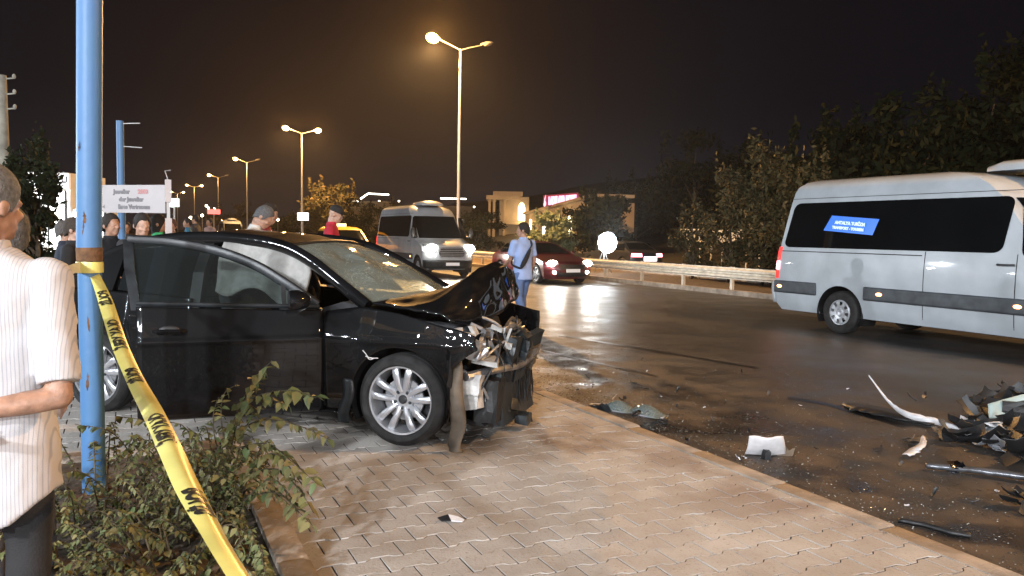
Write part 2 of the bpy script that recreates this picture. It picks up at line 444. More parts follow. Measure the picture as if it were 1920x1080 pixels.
for i, (_, x, y) in enumerate(near):
    o = protos[i] if i < 3 else bpy.data.objects.new('paver', protos[i % 3].data)
    if i >= 3: COL.objects.link(o); o.parent = pavement
    o.location = (x, y, PZ + rnd.uniform(-.002, .002)); o.rotation_euler = (0, 0, rnd.choice((0, PI)) + rnd.uniform(-.008, .008))
b = MB()
for x, y in rest:
    if x - .11 > XMAX - .03: continue
    paver_geo(b, x, y, PZ + rnd.uniform(-.0025, .0025), (.724 if y < 5.60 else XMIN - .3, XMAX), (rnd.uniform(-.012, .012), rnd.uniform(-.012, .012)))
o = b.build('paving', K['paver'], pavement, 25, recalc=True); o['kind'] = 'stuff'

# kerbstones of the road edge
kerb = bpy.data.objects.new('kerb', None); COL.objects.link(kerb); kerb['kind'] = 'structure'
def kerbstone(L=.75, w=.15, h=.30, r_=.02):
    b = MB(); prof = [(-w / 2, -h), (-w / 2, 0), (w / 2 - r_ * 1.4, 0), (w / 2 - r_ * .4, -r_ * .35), (w / 2, -r_ * 1.4), (w / 2, -h)]
    ys = [-L / 2 + .004, -L / 2 + .018, L / 2 - .018, L / 2 - .004]; ring = []
    for k, yy in enumerate(ys):
        s = .010 if k in (0, 3) else 0
        ring.append([(x * (1 - s * 2), yy, z - (s if z > -.2 else 0)) for x, z in prof])
    b.loft(ring); return b
k0 = kerbstone().build('kerbstone', K['kerb'], kerb, 40)
yy = 2.62 + .375 - .75 * 6
for i in range(70):
    o = k0 if i == 0 else bpy.data.objects.new('kerbstone', k0.data)
    if i: COL.objects.link(o); o.parent = kerb
    o.location = (3.525 + rnd.uniform(-.008, .008), yy, PZ + .006 + rnd.uniform(-.006, .006)); o.rotation_euler = (0, rnd.uniform(-.01, .01), rnd.uniform(-.01, .01)); yy += .75

# planting bed with its own kerb
bed = sheet('planting_bed', -4.0, .573, .2, 5.42, PZ + .02, K['soil'], .2)
bk = bpy.data.objects.new('bed_kerb', None); COL.objects.link(bk); bk['kind'] = 'structure'
kb = kerbstone(.80, .15, .3, .03).build('kerbstone', K['kerb'], bk, 40)
for i in range(7):
    o = kb if i == 0 else bpy.data.objects.new('kerbstone', kb.data)
    if i: COL.objects.link(o); o.parent = bk
    o.location = (.645 + rnd.uniform(-.006, .006), .55 + .80 * i, PZ + .055 + rnd.uniform(-.006, .004)); o.rotation_euler = (0, rnd.uniform(-.015, .015), rnd.uniform(-.012, .012))
for i in range(6):
    o = bpy.data.objects.new('kerbstone', kb.data); COL.objects.link(o); o.parent = bk
    o.location = (.16 - .80 * i, 5.5, PZ + .055 + rnd.uniform(-.006, .004)); o.rotation_euler = (0, 0, PI / 2 + rnd.uniform(-.012, .012))

# hillside beyond the far road
b = MB()
def hillz(x, y): return max(0, (x - 33)) * .16 + 1.4 * noise.noise(Vector((x * .04, y * .04, 1))) * min(1, max(0, (x - 33) / 20)) 
b.grid(lambda u, v: (32 + 260 * u, -60 + 320 * v, hillz(32 + 260 * u, -60 + 320 * v) - .04), 50, 50)
o = b.build('hillside', K['dark_ground'], None, 60); o['kind'] = 'structure'

# ------------------------------------------------------------------ guardrail
gr = thing('guardrail', 'pale double-wave steel guardrail on posts along the far edge of the road', 'guardrail', (15.78, 17.3, 0))
prof = [(.0, .42), (.0, .445), (-.075, .485), (-.075, .535), (0, .575), (0, .605), (-.075, .645), (-.075, .695), (0, .735), (0, .76)]
for k in range(-3, 17):
    b = MB(); y0, y1 = -2.2 + 4.4 * k, 2.3 + 4.4 * k; off = -.004 if k % 2 else 0
    b.loft([[(x + off, yv, z) for x, z in prof] + [(x + off + .004, yv, z) for x, z in prof[::-1]] for yv in (y0, y1)])
    for zz in (.51, .67):
        for dy in (.05, .12): b.ell((-.08 + off, y1 - dy, zz), (.008, .014, .014), 6, 4)
    b.build('rail_beam', K['galv'], gr, 30)
b = MB(); b.box((.09, 0, .30), (.012, .09, .95)); b.box((.13, -.04, .30), (.08, .010, .95)); b.box((.13, .04, .30), (.08, .010, .95)); b.box((.045, 0, .60), (.08, .06, .22))
p0 = b.build('post', K['galv'], gr, 0)
for k in range(-6, 34):
    o = p0 if k == -6 else bpy.data.objects.new('post', p0.data)
    if k != -6: COL.objects.link(o); o.parent = gr
    o.location = (0, 2.2 * k, 0)

# ------------------------------------------------------------------ street lamps
SODIUM = (1.0, .58, .23)
K['sodium_bowl'] = emit('sodium_bowl', (1.0, .66, .20), 4.2)
K['dead_bowl'] = mat('dead_bowl', (.22, .22, .21), .3, 0, .1, 5)
def light(name, typ, loc, power, col, parent=None, radius=.1, spot=None, rot=None, blend=.5):
    l = bpy.data.lights.new(name, typ); l.energy = power; l.color = col; l.shadow_soft_size = radius
    if typ == 'SPOT': l.spot_size = spot; l.spot_blend = blend
    o = bpy.data.objects.new(name, l); COL.objects.link(o); o.location = loc
    if rot is not None: o.rotation_euler = rot
    if parent is not None: o.parent = parent
    return o
def street_lamp(Y, lit, label, power=9000, X=16.2, h=11.3):
    t = thing('street_lamp', label, 'street lamp', (X, Y, .1), 0, 'street lamps in a row along the median')
    b = MB(); b.tube([(0, 0, 0), (0, 0, .5), (0, 0, 5), (0, 0, h)], [.13, .115, .09, .055], 12); b.build('pole', K['pole_grey'], t)
    b = MB(); b.box((0, 0, .02), (.4, .4, .04)); b.build('base_plate', K['pole_grey'], t, 0)
    for s in (-1, 1):
        b = MB(); b.tube([(0, 0, h - .06), (s * .5, 0, h + .13), (s * 1.25, 0, h + .36)], [.035, .03, .028], 8); b.build('arm', K['pole_grey'], t)
        on = lit[0] if s < 0 else lit[1]
        a = s * R(-15)
        hd = MB(); hd.X = Matrix.Translation((s * 1.55, 0, h + .45)) @ Matrix.Rotation(a, 4, 'Y')
        hd.loft([[(x, w * math.cos(k * PI / 8), hz * math.sin(k * PI / 8) + .02) for k in range(9)] for x, w, hz in [(v[0] * s, v[1], v[2]) for v in ((-.38, .05, .06), (-.25, .10, .10), (0, .16, .13), (.25, .15, .11), (.36, .06, .05))]])
        head = hd.build('lamp_head', K['pole_grey'], t)
        bw = MB(); bw.X = hd.X; bw.ell((s * .04, 0, -.08 if on else -.01), (.36, .30, .27) if on else (.26, .13, .09), 18, 12)
        bw.build('lamp_bowl', K['sodium_bowl'] if on else K['dead_bowl'], head)
        if on and power: light('bulb', 'SPOT', (s * 1.55, 0, h + .10), power, SODIUM, t, .14, R(168), (0, R(6 if s < 0 else -6), 0), .45); light('bulb_glow', 'POINT', (s * 1.55, -.5, h + .25), power * .42, (1, .46, .11), t, .2)
    return t
street_lamp(-1.2, (True, False), 'twin-arm street lamp of the median row standing beside the moving white minibus', 9000)
street_lamp(38.8, (True, False), 'tallest street lamp with its left head lit orange and its right head dark', 32000)
street_lamp(79.8, (True, True), 'street lamp with both heads lit, second tallest of the row', 12000)
street_lamp(118.5, (True, False), 'third street lamp of the row with only its left head lit', 8000)
street_lamp(156.6, (True, False), 'fourth street lamp of the row, its left head a small orange star', 5000)
street_lamp(196, (True, True), 'distant street lamp where the row closes up above the traffic', 3500, X=15.0)
street_lamp(235, (True, True), 'farthest street lamp of the row, low above the red sign', 3500, X=13.6)
street_lamp(-41, (True, True), 'street lamp of the median row nearest the road end behind the viewer', 9000)
# unseen cool fill lamps, added for shop fronts on this side and behind
for i, (x, y, z, pw, c, r_) in enumerate([(-10.5, -13, 6.5, 12000, (.86, .93, 1), .25), (-10.5, -6, 6.5, 9500, (.92, .95, 1), .25), (-12, 5, 6.5, 2200, (.86, .93, 1), .4), (-15, 14, 6.8, 3200, (.9, .95, 1), .4), (-16, 26, 4.2, 7000, (.9, .95, 1), .12), (2, -16, 4.4, 7500, (.95, .96, 1), .12)]):
    light('shop_fill_light', 'POINT', (x, y, z), pw, c, None, r_)
for i in range(9):  # small unseen lamps added to give glints on glossy paint
    light('shop_glint_light', 'POINT', (-7.6 + .3 * (i % 3), -15 + 2.3 * i, 2.2 + .5 * (i * 7 % 4)), 170, (.92, .95, 1.0), None, .05)
for i in range(8):  # more unseen glint lamps, added further up the road
    light('shop_glint_light', 'POINT', (-12 - .5 * (i % 3), 16 + 4.2 * i, 2.4 + .35 * (i * 5 % 4)), 150, (.95, .96, 1.0), None, .06)
# ------------------------------------------------------------------ vehicle shells from stacked outlines
class Shell:
    """body = stack of horizontal outlines; each level has front x, rear x, half width and nose/tail rounding"""
    def __init__(s, z, xf, xr, w, bf, br, p=3.2): s.z, s.xf, s.xr, s.w, s.bf, s.br, s.p = z, xf, xr, w, bf, br, p
    def g(s, a, z): return float(np.interp(z, s.z, a))
    def front(s, q, z): return Vector((s.g(s.xf, z) - s.g(s.bf, z) * abs(q) ** s.p, q * s.g(s.w, z), z))
    def rear(s, q, z): return Vector((s.g(s.xr, z) + s.g(s.br, z) * abs(q) ** s.p, q * s.g(s.w, z), z))
    def side_y(s, x, z): return s.g(s.w, z)
    def outline(s, z, nf, ns):
        xf = s.g(s.xf, z) - s.g(s.bf, z); xr = s.g(s.xr, z) + s.g(s.br, z); w = s.g(s.w, z); out = []
        for k in range(nf): out.append(s.front(1 - 2 * k / nf, z))
        for k in range(ns): out.append(Vector((lerp(xf, xr, k / ns), -w, z)))
        for k in range(nf): out.append(s.rear(-1 + 2 * k / nf, z))
        for k in range(ns): out.append(Vector((lerp(xr, xf, k / ns), w, z)))
        return out
    def body(s, levels, wheels, R_, nf=14, ns=64):
        b = MB(); rings = [s.outline(z, nf, ns) for z in levels]
        b.loft(rings)
        def inside(f):
            c = sum((Vector(b.v[i]) for i in f), Vector()) / len(f)
            if abs(c.y) < s.g(s.w, c.z) * .90: return False
            return any((c.x - wx) ** 2 + (c.z - wz) ** 2 < R_ * R_ for wx, wz in wheels)
        kill = set(i for i, f in enumerate(b.f) if inside(f)); ku = set()
        for i in kill: ku.update(b.f[i])
        keep = set()
        for i, f in enumerate(b.f):
            if i not in kill: keep.update(f)
        for v in ku & keep:
            x, y, z = b.v[v]
            wx, wz = min(wheels, key=lambda q: (q[0] - x) ** 2 + (q[1] - z) ** 2); d = math.hypot(x - wx, z - wz)
            if d > 1e-6 and z > levels[0] + .01: b.v[v] = (wx + (x - wx) / d * R_, y, wz + (z - wz) / d * R_)
        b.m = [b.m[i] for i in range(len(b.f)) if i not in kill]; b.f = [f for i, f in enumerate(b.f) if i not in kill]
        return b
    def side_patch(s, sg, q, off=.006, ru=.06, rv=.15, nu=26, nv=6):
        """q: (x0 bottom, x0 top, x1 bottom, x1 top, z bottom, z top) with rounded corners"""
        x0b, x0t, x1b, x1t, zb, zt = q; b = MB()
        def fn(u, v):
            e = 0.0
            if u < ru: e = 1 - math.sqrt(max(0, 1 - ((ru - u) / ru) ** 2))
            elif u > 1 - ru: e = 1 - math.sqrt(max(0, 1 - ((u - 1 + ru) / ru) ** 2))
            vv = lerp(rv * e, 1 - rv * e, v); z = lerp(zb, zt, vv)
            return Vector((lerp(lerp(x0b, x0t, vv), lerp(x1b, x1t, vv), u), sg * (s.g(s.w, z) + off), z))
        ends = [ru * (1 - math.cos(PI / 2 * k / 6)) for k in range(7)]; us = ends + [lerp(ru, 1 - ru, k / nu) for k in range(1, nu)] + [1 - e_ for e_ in ends[::-1]]
        b.grid(lambda u, v: fn(us[int(round(u * (len(us) - 1)))], v), len(us) - 1, nv); return b
    def front_patch(s, q0, q1, zb, zt, off=.006, q0t=None, q1t=None, nu=14, nv=6, rear=False):
        b = MB(); q0t = q0 if q0t is None else q0t; q1t = q1 if q1t is None else q1t
        def fn(u, v):
            z = lerp(zb, zt, v); q = lerp(lerp(q0, q0t, v), lerp(q1, q1t, v), u)
            P = s.rear(q, z) if rear else s.front(q, z)
            return P + Vector((-off if rear else off, 0, off * .3))
        b.grid(fn, nu, nv); return b

def wheel_well(b, wx, wz, R_, y0, y1, sg, mi=0):
    """dark half drum behind a wheel arch"""
    pts = [(math.cos(a) * R_, math.sin(a) * R_) for a in [R(-25 + 230 * k / 18) for k in range(19)]]
    vs = [(wx + x, sg * y0, wz + z) for x, z in pts] + [(wx + x, sg * y1, wz + z) for x, z in pts]; n = len(pts)
    b.add(vs, [(i, i + 1, i + 1 + n, i + n) for i in range(n - 1)] + [tuple(range(n - 1, -1, -1))], mi)

def make_wheel(parent, loc, sg, Rt, wd, rr, style, steer=0.0):
    """wheel mesh = hub and brake disc; children tyre and rim. outer face towards local -y * sg"""
    hb = MB(); hb.lathe([(.0, -.02), (rr * .62, -.02), (rr * .62, .0), (rr * .3, .005), (.0, .005)], 24, 0, 'y'); hb.lathe([(.0, .03), (.07, .03), (.075, -.02)], 16, 0, 'y')
    w = hb.build('wheel', K['steel'], parent); w.location = loc; w.rotation_euler = (0, 0, (PI if sg > 0 else 0) + steer)
    h = wd / 2; b = MB()
    b.lathe([(rr, -h * .82), (rr + .012, -h * .97), (lerp(rr, Rt, .5), -h * 1.05), (Rt - .035, -h * .98), (Rt - .01, -h * .80), (Rt, -h * .6), (Rt + .001, -h * .34), (Rt - .007, -h * .32), (Rt - .007, -h * .26), (Rt + .001, -h * .24), (Rt + .002, 0),
             (Rt + .001, h * .24), (Rt - .007, h * .26), (Rt - .007, h * .32), (Rt + .001, h * .34), (Rt, h * .6), (Rt - .01, h * .8), (Rt - .035, h * .98), (lerp(rr, Rt, .5), h * 1.05), (rr + .012, h * .97), (rr, h * .82)], 56, 0, 'y')
    b.build('tyre', K['rubber'], w, 30)
    b = MB()
    b.lathe([(rr + .004, -h * .86), (rr + .004, -h * .80), (rr - .012, -h * .78), (rr - .020, -h * .5), (rr - .035, h * .5), (rr - .01, h * .8)], 56, 0, 'y')
    if style == 'ten':
        yo = -h * .62
        for k in range(5):
            a0 = PI / 2 + 2 * PI * k / 5
            for d in (-1, 1):
                ai = a0 + d * R(17); ao = a0 + d * R(14.2); wi, wo = .019, .024
                di, do = Vector((math.cos(ai), 0, math.sin(ai))), Vector((math.cos(ao), 0, math.sin(ao)))
                ni, no = Vector((-di.z, 0, di.x)), Vector((-do.z, 0, do.x))
                rings = []
                for r_, dd, nn, ww, yy in ((.052, di, ni, wi, yo + .02), (.10, di, ni, wi, yo + .008), (rr * .72, do.lerp(di, .2), no, .023, yo - .004), (rr - .03, do, no, wo, yo + .0), (rr - .006, do, no, wo * 1.12, yo + .012)):
                    c = dd * r_
                    rings.append([c + nn * ww + Vector((0, yy + .036, 0)), c + nn * ww * 1.0 + Vector((0, yy + .008, 0)), c + nn * ww * .45 + Vector((0, yy, 0)), c - nn * ww * .45 + Vector((0, yy, 0)), c - nn * ww + Vector((0, yy + .008, 0)), c - nn * ww + Vector((0, yy + .036, 0))])
                b.loft(rings)
        b.lathe([(.0, yo + .03), (.060, yo + .03), (.078, yo + .016), (.080, yo + .06)], 24, 0, 'y')
        rim = b.build('rim', K['alloy'], w, 32)
        c = MB(); c.lathe([(0, yo + .012), (.022, yo + .013), (.031, yo + .02), (.033, yo + .04)], 20, 0, 'y'); c.build('hub_cap', K['black_plastic'], w)
        for k in range(5):
            c = MB(); a = PI / 2 + 2 * PI * k / 5 + PI / 5; c.lathe([(0, yo + .012), (.008, yo + .013), (.013, yo + .02), (.013, yo + .05)], 8, 0, 'y', (.060 * math.cos(a), 0, .060 * math.sin(a)))
            c.build('wheel_nut', K['slate_plastic'], w, 30)
    elif style == 'cover':
        yo = -h * .88; n = 56
        b.lathe([(0, yo + .01), (.05, yo), (.075, yo + .012), (rr * .55, yo + .004)], 40, 0, 'y'); b.lathe([(rr * .86, yo + .0), (rr * .97, yo + .012), (rr, yo + .03)], 40, 0, 'y')
        for k in range(8):
            a0 = 2 * PI * k / 8; a1 = a0 + 2 * PI / 8 * .58
            vs = []
            for j in range(5):
                a = lerp(a0, a1, j / 4)
                for r_, y_ in ((rr * .55, yo + .004), (rr * .70, yo + .001), (rr * .86, yo)): vs.append((r_ * math.cos(a), y_, r_ * math.sin(a)))
            b.add(vs, [(j * 3 + i, j * 3 + i + 1, j * 3 + i + 4, j * 3 + i + 3) for j in range(4) for i in range(2)])
        b.build('rim', K['silver_cover'], w, 32)
    else:
        yo = -h * .6
        for k in range(7):
            a = 2 * PI * k / 7; d = Vector((math.cos(a), 0, math.sin(a))); b.bar(d * .04 + Vector((0, yo, 0)), d * (rr - .01) + Vector((0, yo + .01, 0)), .03, .05, 0, (0, 1, 0))
        b.lathe([(0, yo), (.06, yo), (.07, yo + .04)], 16, 0, 'y'); b.build('rim', K['alloy'], w, 32)
    return w

K['tail_red'] = emit('tail_red', (1, .04, .03), 1.6, (.4, .01, .01))
K['tail_red_lit'] = emit('tail_red_lit', (1, .22, .26), 9, (.4, .01, .01))
K['marker_amber'] = emit('marker_amber', (1, .34, .12), 9, (.5, .2, .05))
K['head_white'] = emit('head_white', (1, .93, .80), 120)
K['head_warm'] = emit('head_warm', (1, .90, .78), 60)
K['plate'] = emit('plate', (1, 1, 1), .12, (.8, .8, .8))
K['lamp_glass'] = mat('lamp_glass', (.25, .26, .28), .08, .3, .1, 5, coat=1)
K['sticker_blue'] = emit('sticker_blue', (.02, .18, .85), .35, (.02, .16, .75))
K['letter_white'] = emit('letter_white', (.5, .75, 1), .5, (.7, .8, .9))
K['letter_dark'] = mat('letter_dark', (.03, .03, .035), .6, 0, .1, 5)
K['moulding'] = mat('moulding', (.075, .085, .095), .55, 0, .2, 6)

def text_obj(name, txt, size, mat_, parent, mtx, align='CENTER', extrude=.004, spacing=1.0, xscale=1.0, offset=0.0, shear=0.0, flipx=False):
    c = bpy.data.curves.new('tmp', 'FONT'); c.body = txt; c.size = size; c.align_x = align; c.align_y = 'CENTER'; c.extrude = extrude; c.space_character = spacing; c.offset = offset; c.shear = shear; c.resolution_u = 3
    o = bpy.data.objects.new('tmp', c); COL.objects.link(o); bpy.context.view_layer.update()
    dg = bpy.context.evaluated_depsgraph_get(); me = bpy.data.meshes.new_from_object(o.evaluated_get(dg)); bpy.data.objects.remove(o)
    me.name = name; me.transform(Matrix.Diagonal((xscale, 1, 1, 1))); me.transform(mtx); me.materials.clear(); me.materials.append(mat_)
    ob = bpy.data.objects.new(name, me); COL.objects.link(ob)
    if parent is not None: ob.parent = parent
    return ob
def frame_mtx(o, x, y):
    x = Vector(x).normalized(); y = Vector(y).normalized(); z = x.cross(y)
    return Matrix(((x.x, y.x, z.x, o[0]), (x.y, y.y, z.y, o[1]), (x.z, y.z, z.z, o[2]), (0, 0, 0, 1)))

VS = Shell(
    z=[.30, .42, .62, .70, .95, 1.12, 1.22, 1.36, 1.45, 1.9, 2.27, 2.45, 2.56, 2.64, 2.69, 2.715],
    xf=[4.50, 4.60, 4.66, 4.66, 4.62, 4.55, 4.36, 3.95, 3.80, 3.32, 2.96, 2.70, 2.45, 2.1, 1.7, 1.2],
    xr=[-1.45, -1.55, -1.58, -1.58, -1.55, -1.54, -1.53, -1.52, -1.50, -1.41, -1.33, -1.29, -1.25, -1.18, -1.05, -.85],
    w=[.93, .965, .985, .99, 1.0, 1.0, .995, .985, .975, .935, .90, .87, .82, .70, .50, .22],
    bf=[.5, .5, .5, .48, .42, .42, .45, .55, .55, .42, .35, .3, .25, .2, .15, .1],
    br=[.12] * 16, p=3.6)
def make_van(name, label, loc, rz, group, front_lit, brake, signs):
    t = thing(name, label, 'minibus', loc, rz, group)
    wheels = [(0, .36), (3.67, .36)]
    lv = [.30, .36, .42, .48, .54, .60, .66, .72, .78, .84, .90, .95, 1.03, 1.12, 1.17, 1.22, 1.29, 1.36, 1.45, 1.6, 1.75, 1.9, 2.1, 2.27, 2.36, 2.45, 2.51, 2.56, 2.60, 2.64, 2.67, 2.69, 2.705, 2.715]
    VS.body(lv, wheels, .46, 16, 84).build('body', K['white_paint'], t, 40)
    b = MB()
    for wx in (0, 3.67):
        for sg in (-1, 1): wheel_well(b, wx, .36, .462, .60, .985, sg)
    b.box((1.6, 0, .34), (5.6, 1.5, .14)); b.build('underbody', K['black_plastic'], t, 0)
    for wx in (0, 3.67):
        for sg in (-1, 1): make_wheel(t, (wx, sg * .865, .365), sg, .365, .225, .215, 'cover')
    for sg in (-1, 1):
        VS.side_patch(sg, (-1.30, -1.12, 2.70, 2.82, 1.46, 2.26), .006, .035, .14).build('side_window', K['privacy_glass'], t, 40)
        VS.side_patch(sg, (2.98, 2.92, 3.64, 3.22, 1.42, 2.20), .006, .08, .12).build('cab_window', K['privacy_glass'], t, 40)
        for x0, x1 in ((-1.46, -.50), (.50, 3.17)):
            bb = VS.side_patch(sg, (x0, x0, x1, x1, .62, .84), .016, .01, .10); solid(bb.build('side_moulding', K['moulding'], t, 40), .03, 0)
        for x in (-1.33, .80, 2.98):
            m = MB(); m.ell((x, sg * 1.010, .735), (.078, .02, .038), 14, 8); m.build('marker_lamp', K['marker_amber'], t)
        hd = MB(); hd.tube([(2.66, sg * 1.0, 1.30), (2.70, sg * 1.03, 1.30), (2.86, sg * 1.03, 1.30), (2.90, sg * 1.0, 1.30)], .016, 8); hd.build('door_handle', K['grey_plastic'], t)
        # door and panel joints
        sm = MB()
        for x in (2.92, 1.55): sm.grid(lambda u, v: Vector((x - .006 + .012 * u, sg * (VS.g(VS.w, lerp(.4, 1.45, v)) + .0025), lerp(.4, 1.45, v))), 1, 14)
        sm.grid(lambda u, v: Vector((lerp(-1.45, 1.5, u), sg * (VS.g(VS.w, 1.38 + .016 * v) + .003), 1.38 + .016 * v)), 10, 1)
        sm.grid(lambda u, v: Vector((lerp(-1.2, 2.9, u), sg * (VS.g(VS.w, 2.335 + .010 * v) + .003), 2.335 + .010 * v)), 10, 1)
        sm.build('panel_joint', K['black_plastic'], t, 0)
        # tail lamp column
        for z0, z1, mm in ((1.22, 1.46, 'tail_red'), (1.04, 1.20, 'tail_red_lit'), (.88, 1.02, 'tail_red')):
            tb = MB(); tb.grid(lambda u, v: (VS.rear(sg * lerp(.80, 1.0, u), lerp(z0, z1, v)) + Vector((-.012, sg * .012, 0))) , 8, 4)
            tb.grid(lambda u, v: Vector((VS.rear(1, lerp(z0, z1, v)).x + .07 * u, sg * (VS.g(VS.w, lerp(z0, z1, v)) + .012), lerp(z0, z1, v))), 3, 3)
            tb.build('tail_lamp', K[mm if brake else 'tail_red'], t, 50)
        # mirrors
        mi = MB(); mi.tube([(3.62, sg * .97, 1.48), (3.66, sg * 1.10, 1.50)], .03, 8); mi.ell((3.64, sg * 1.15, 1.62), (.07, .10, .19), 12, 8); mi.build('wing_mirror', K['black_plastic'], t)
    # rear bumper and doors
    rb = MB(); rb.grid(lambda u, v: VS.rear(lerp(-1, 1, u), lerp(.42, .80, v)) + Vector((-.05, 0, 0)), 16, 4); solid(rb.build('rear_bumper', K['white_paint'], t, 40), .06, 0)
    VS.front_patch(-.82, .82, 1.46, 2.2, .006, rear=True).build('rear_window', K['privacy_glass'], t, 40)
    # roof air conditioner
    ac = MB()
    rings = []
    for x, w, h in ((1.95, .30, .0), (2.0, .42, .10), (2.15, .52, .155), (2.9, .54, .16), (3.0, .5, .12), (3.08, .3, .0)) if False else ((1.05, .30, .0), (1.12, .42, .10), (1.32, .48, .16), (2.05, .48, .17), (2.30, .44, .13), (2.45, .26, .0)):
        rings.append([(x + signs, w * math.cos(a), 2.66 + (h + .02) * max(0, math.sin(a)) ** .6) for a in [PI * k / 12 for k in range(13)]])
    ac.loft(rings); ac.build('roof_air_conditioner', K['white_paint'], t, 40)
    # face
    VS.front_patch(-.88, .88, 1.42, 2.24, .006, -.90, .90, 18, 8).build('windscreen', K['privacy_glass'], t, 40)
    b = MB(); b.grid(lambda u, v: VS.front(lerp(-.98, .98, u), lerp(.34, .64, v)) + Vector((.012, 0, 0)), 18, 4); solid(b.build('front_bumper', K['slate_plastic'], t, 40), .05, 0)
    g = MB(); g.grid(lambda u, v: VS.front(lerp(-.50, .50, u) * (.86 + .14 * math.sin(PI * min(1, v * 1.4))), lerp(.76, 1.09, v)) + Vector((.012, 0, 0)), 12, 6); gri = g.build('grille', K['black_plastic'], t, 40)
    for k in range(5):
        s_ = MB(); z = .80 + .063 * k; s_.tube([VS.front(lerp(-.46, .46, i / 10), z) + Vector((.022, 0, 0)) for i in range(11)], .013, 6); s_.build('slat', K['silver_cover'], gri)
    s_ = MB()
    lp = [VS.front(q, z) + Vector((.024, 0, 0)) for q, z in [(-.42, .75), (0, .745), (.42, .75), (.50, .80), (.52, 1.02), (.46, 1.09), (0, 1.10), (-.46, 1.09), (-.52, 1.02), (-.50, .80), (-.42, .75)]]
    s_.tube(crom(lp, 3), .018, 6); s_.build('grille_frame', K['silver_cover'], gri)
    for sg in (-1, 1):
        h_ = MB(); h_.grid(lambda u, v: VS.front(sg * lerp(.60, .94, u), lerp(.92 - .04 * u, 1.16 + .05 * u, v)) + Vector((.012, sg * .004, 0)), 8, 6)
        hl = h_.build('headlight', K['lamp_glass'], t, 50)
        if front_lit:
            c = VS.front(sg * .72, 1.04); e = MB(); e.ell(tuple(c + Vector((.015, 0, 0))), (.08, .23, .17), 16, 10); e.build('lens', K['head_white'], hl)
    pl = MB(); c = VS.front(0, .50); pl.box((c.x + .07, 0, .50), (.012, .52, .11)); pl.build('number_plate', K['plate'], t, 0)
    return t

van1 = make_van('minibus', 'white passenger minibus passing on the road, blue sticker on its dark side window', (11.95, 9.30, 0), R(-90), 'white minibuses', False, True, .95)
# blue window sticker with two lines of lettering, on the near side (local -y)
b = VS.side_patch(-1, (-.42, -.27, .58, .68, 1.73, 2.0), .012, .001, .0, 12, 4)
for i, (x, y, z) in enumerate(b.v): b.v[i] = (x, y, z - .075 * (x - .1))
st = b.build('window_sticker', K['sticker_blue'], van1, 0, recalc=False)
SLP = Vector((1, 0, -.075)); UPV = Vector((.0, .09, 1))
text_obj('lettering', 'ANTALYA TURİZM', .075, K['letter_white'], st, frame_mtx((.13, -.972, 1.885), SLP, UPV), extrude=.002, xscale=.95, offset=.004)
text_obj('lettering', 'TRANSPORT - TOURISM', .062, K['letter_white'], st, frame_mtx((.10, -.980, 1.80), SLP, UPV), extrude=.002, xscale=.95, offset=.004)
van2 = make_van('minibus', 'white minibus with blazing headlights driving towards the crash behind the black car', (10.6, 30.55, 0), R(-90), 'white minibuses', True, False, .3)
for sg in (-1, 1):
    light('headlamp_beam', 'SPOT', (4.75, sg * .70, 1.0), 800, (1, .93, .82), van2, .07, R(110), (R(84), 0, R(-90)), 1.0)

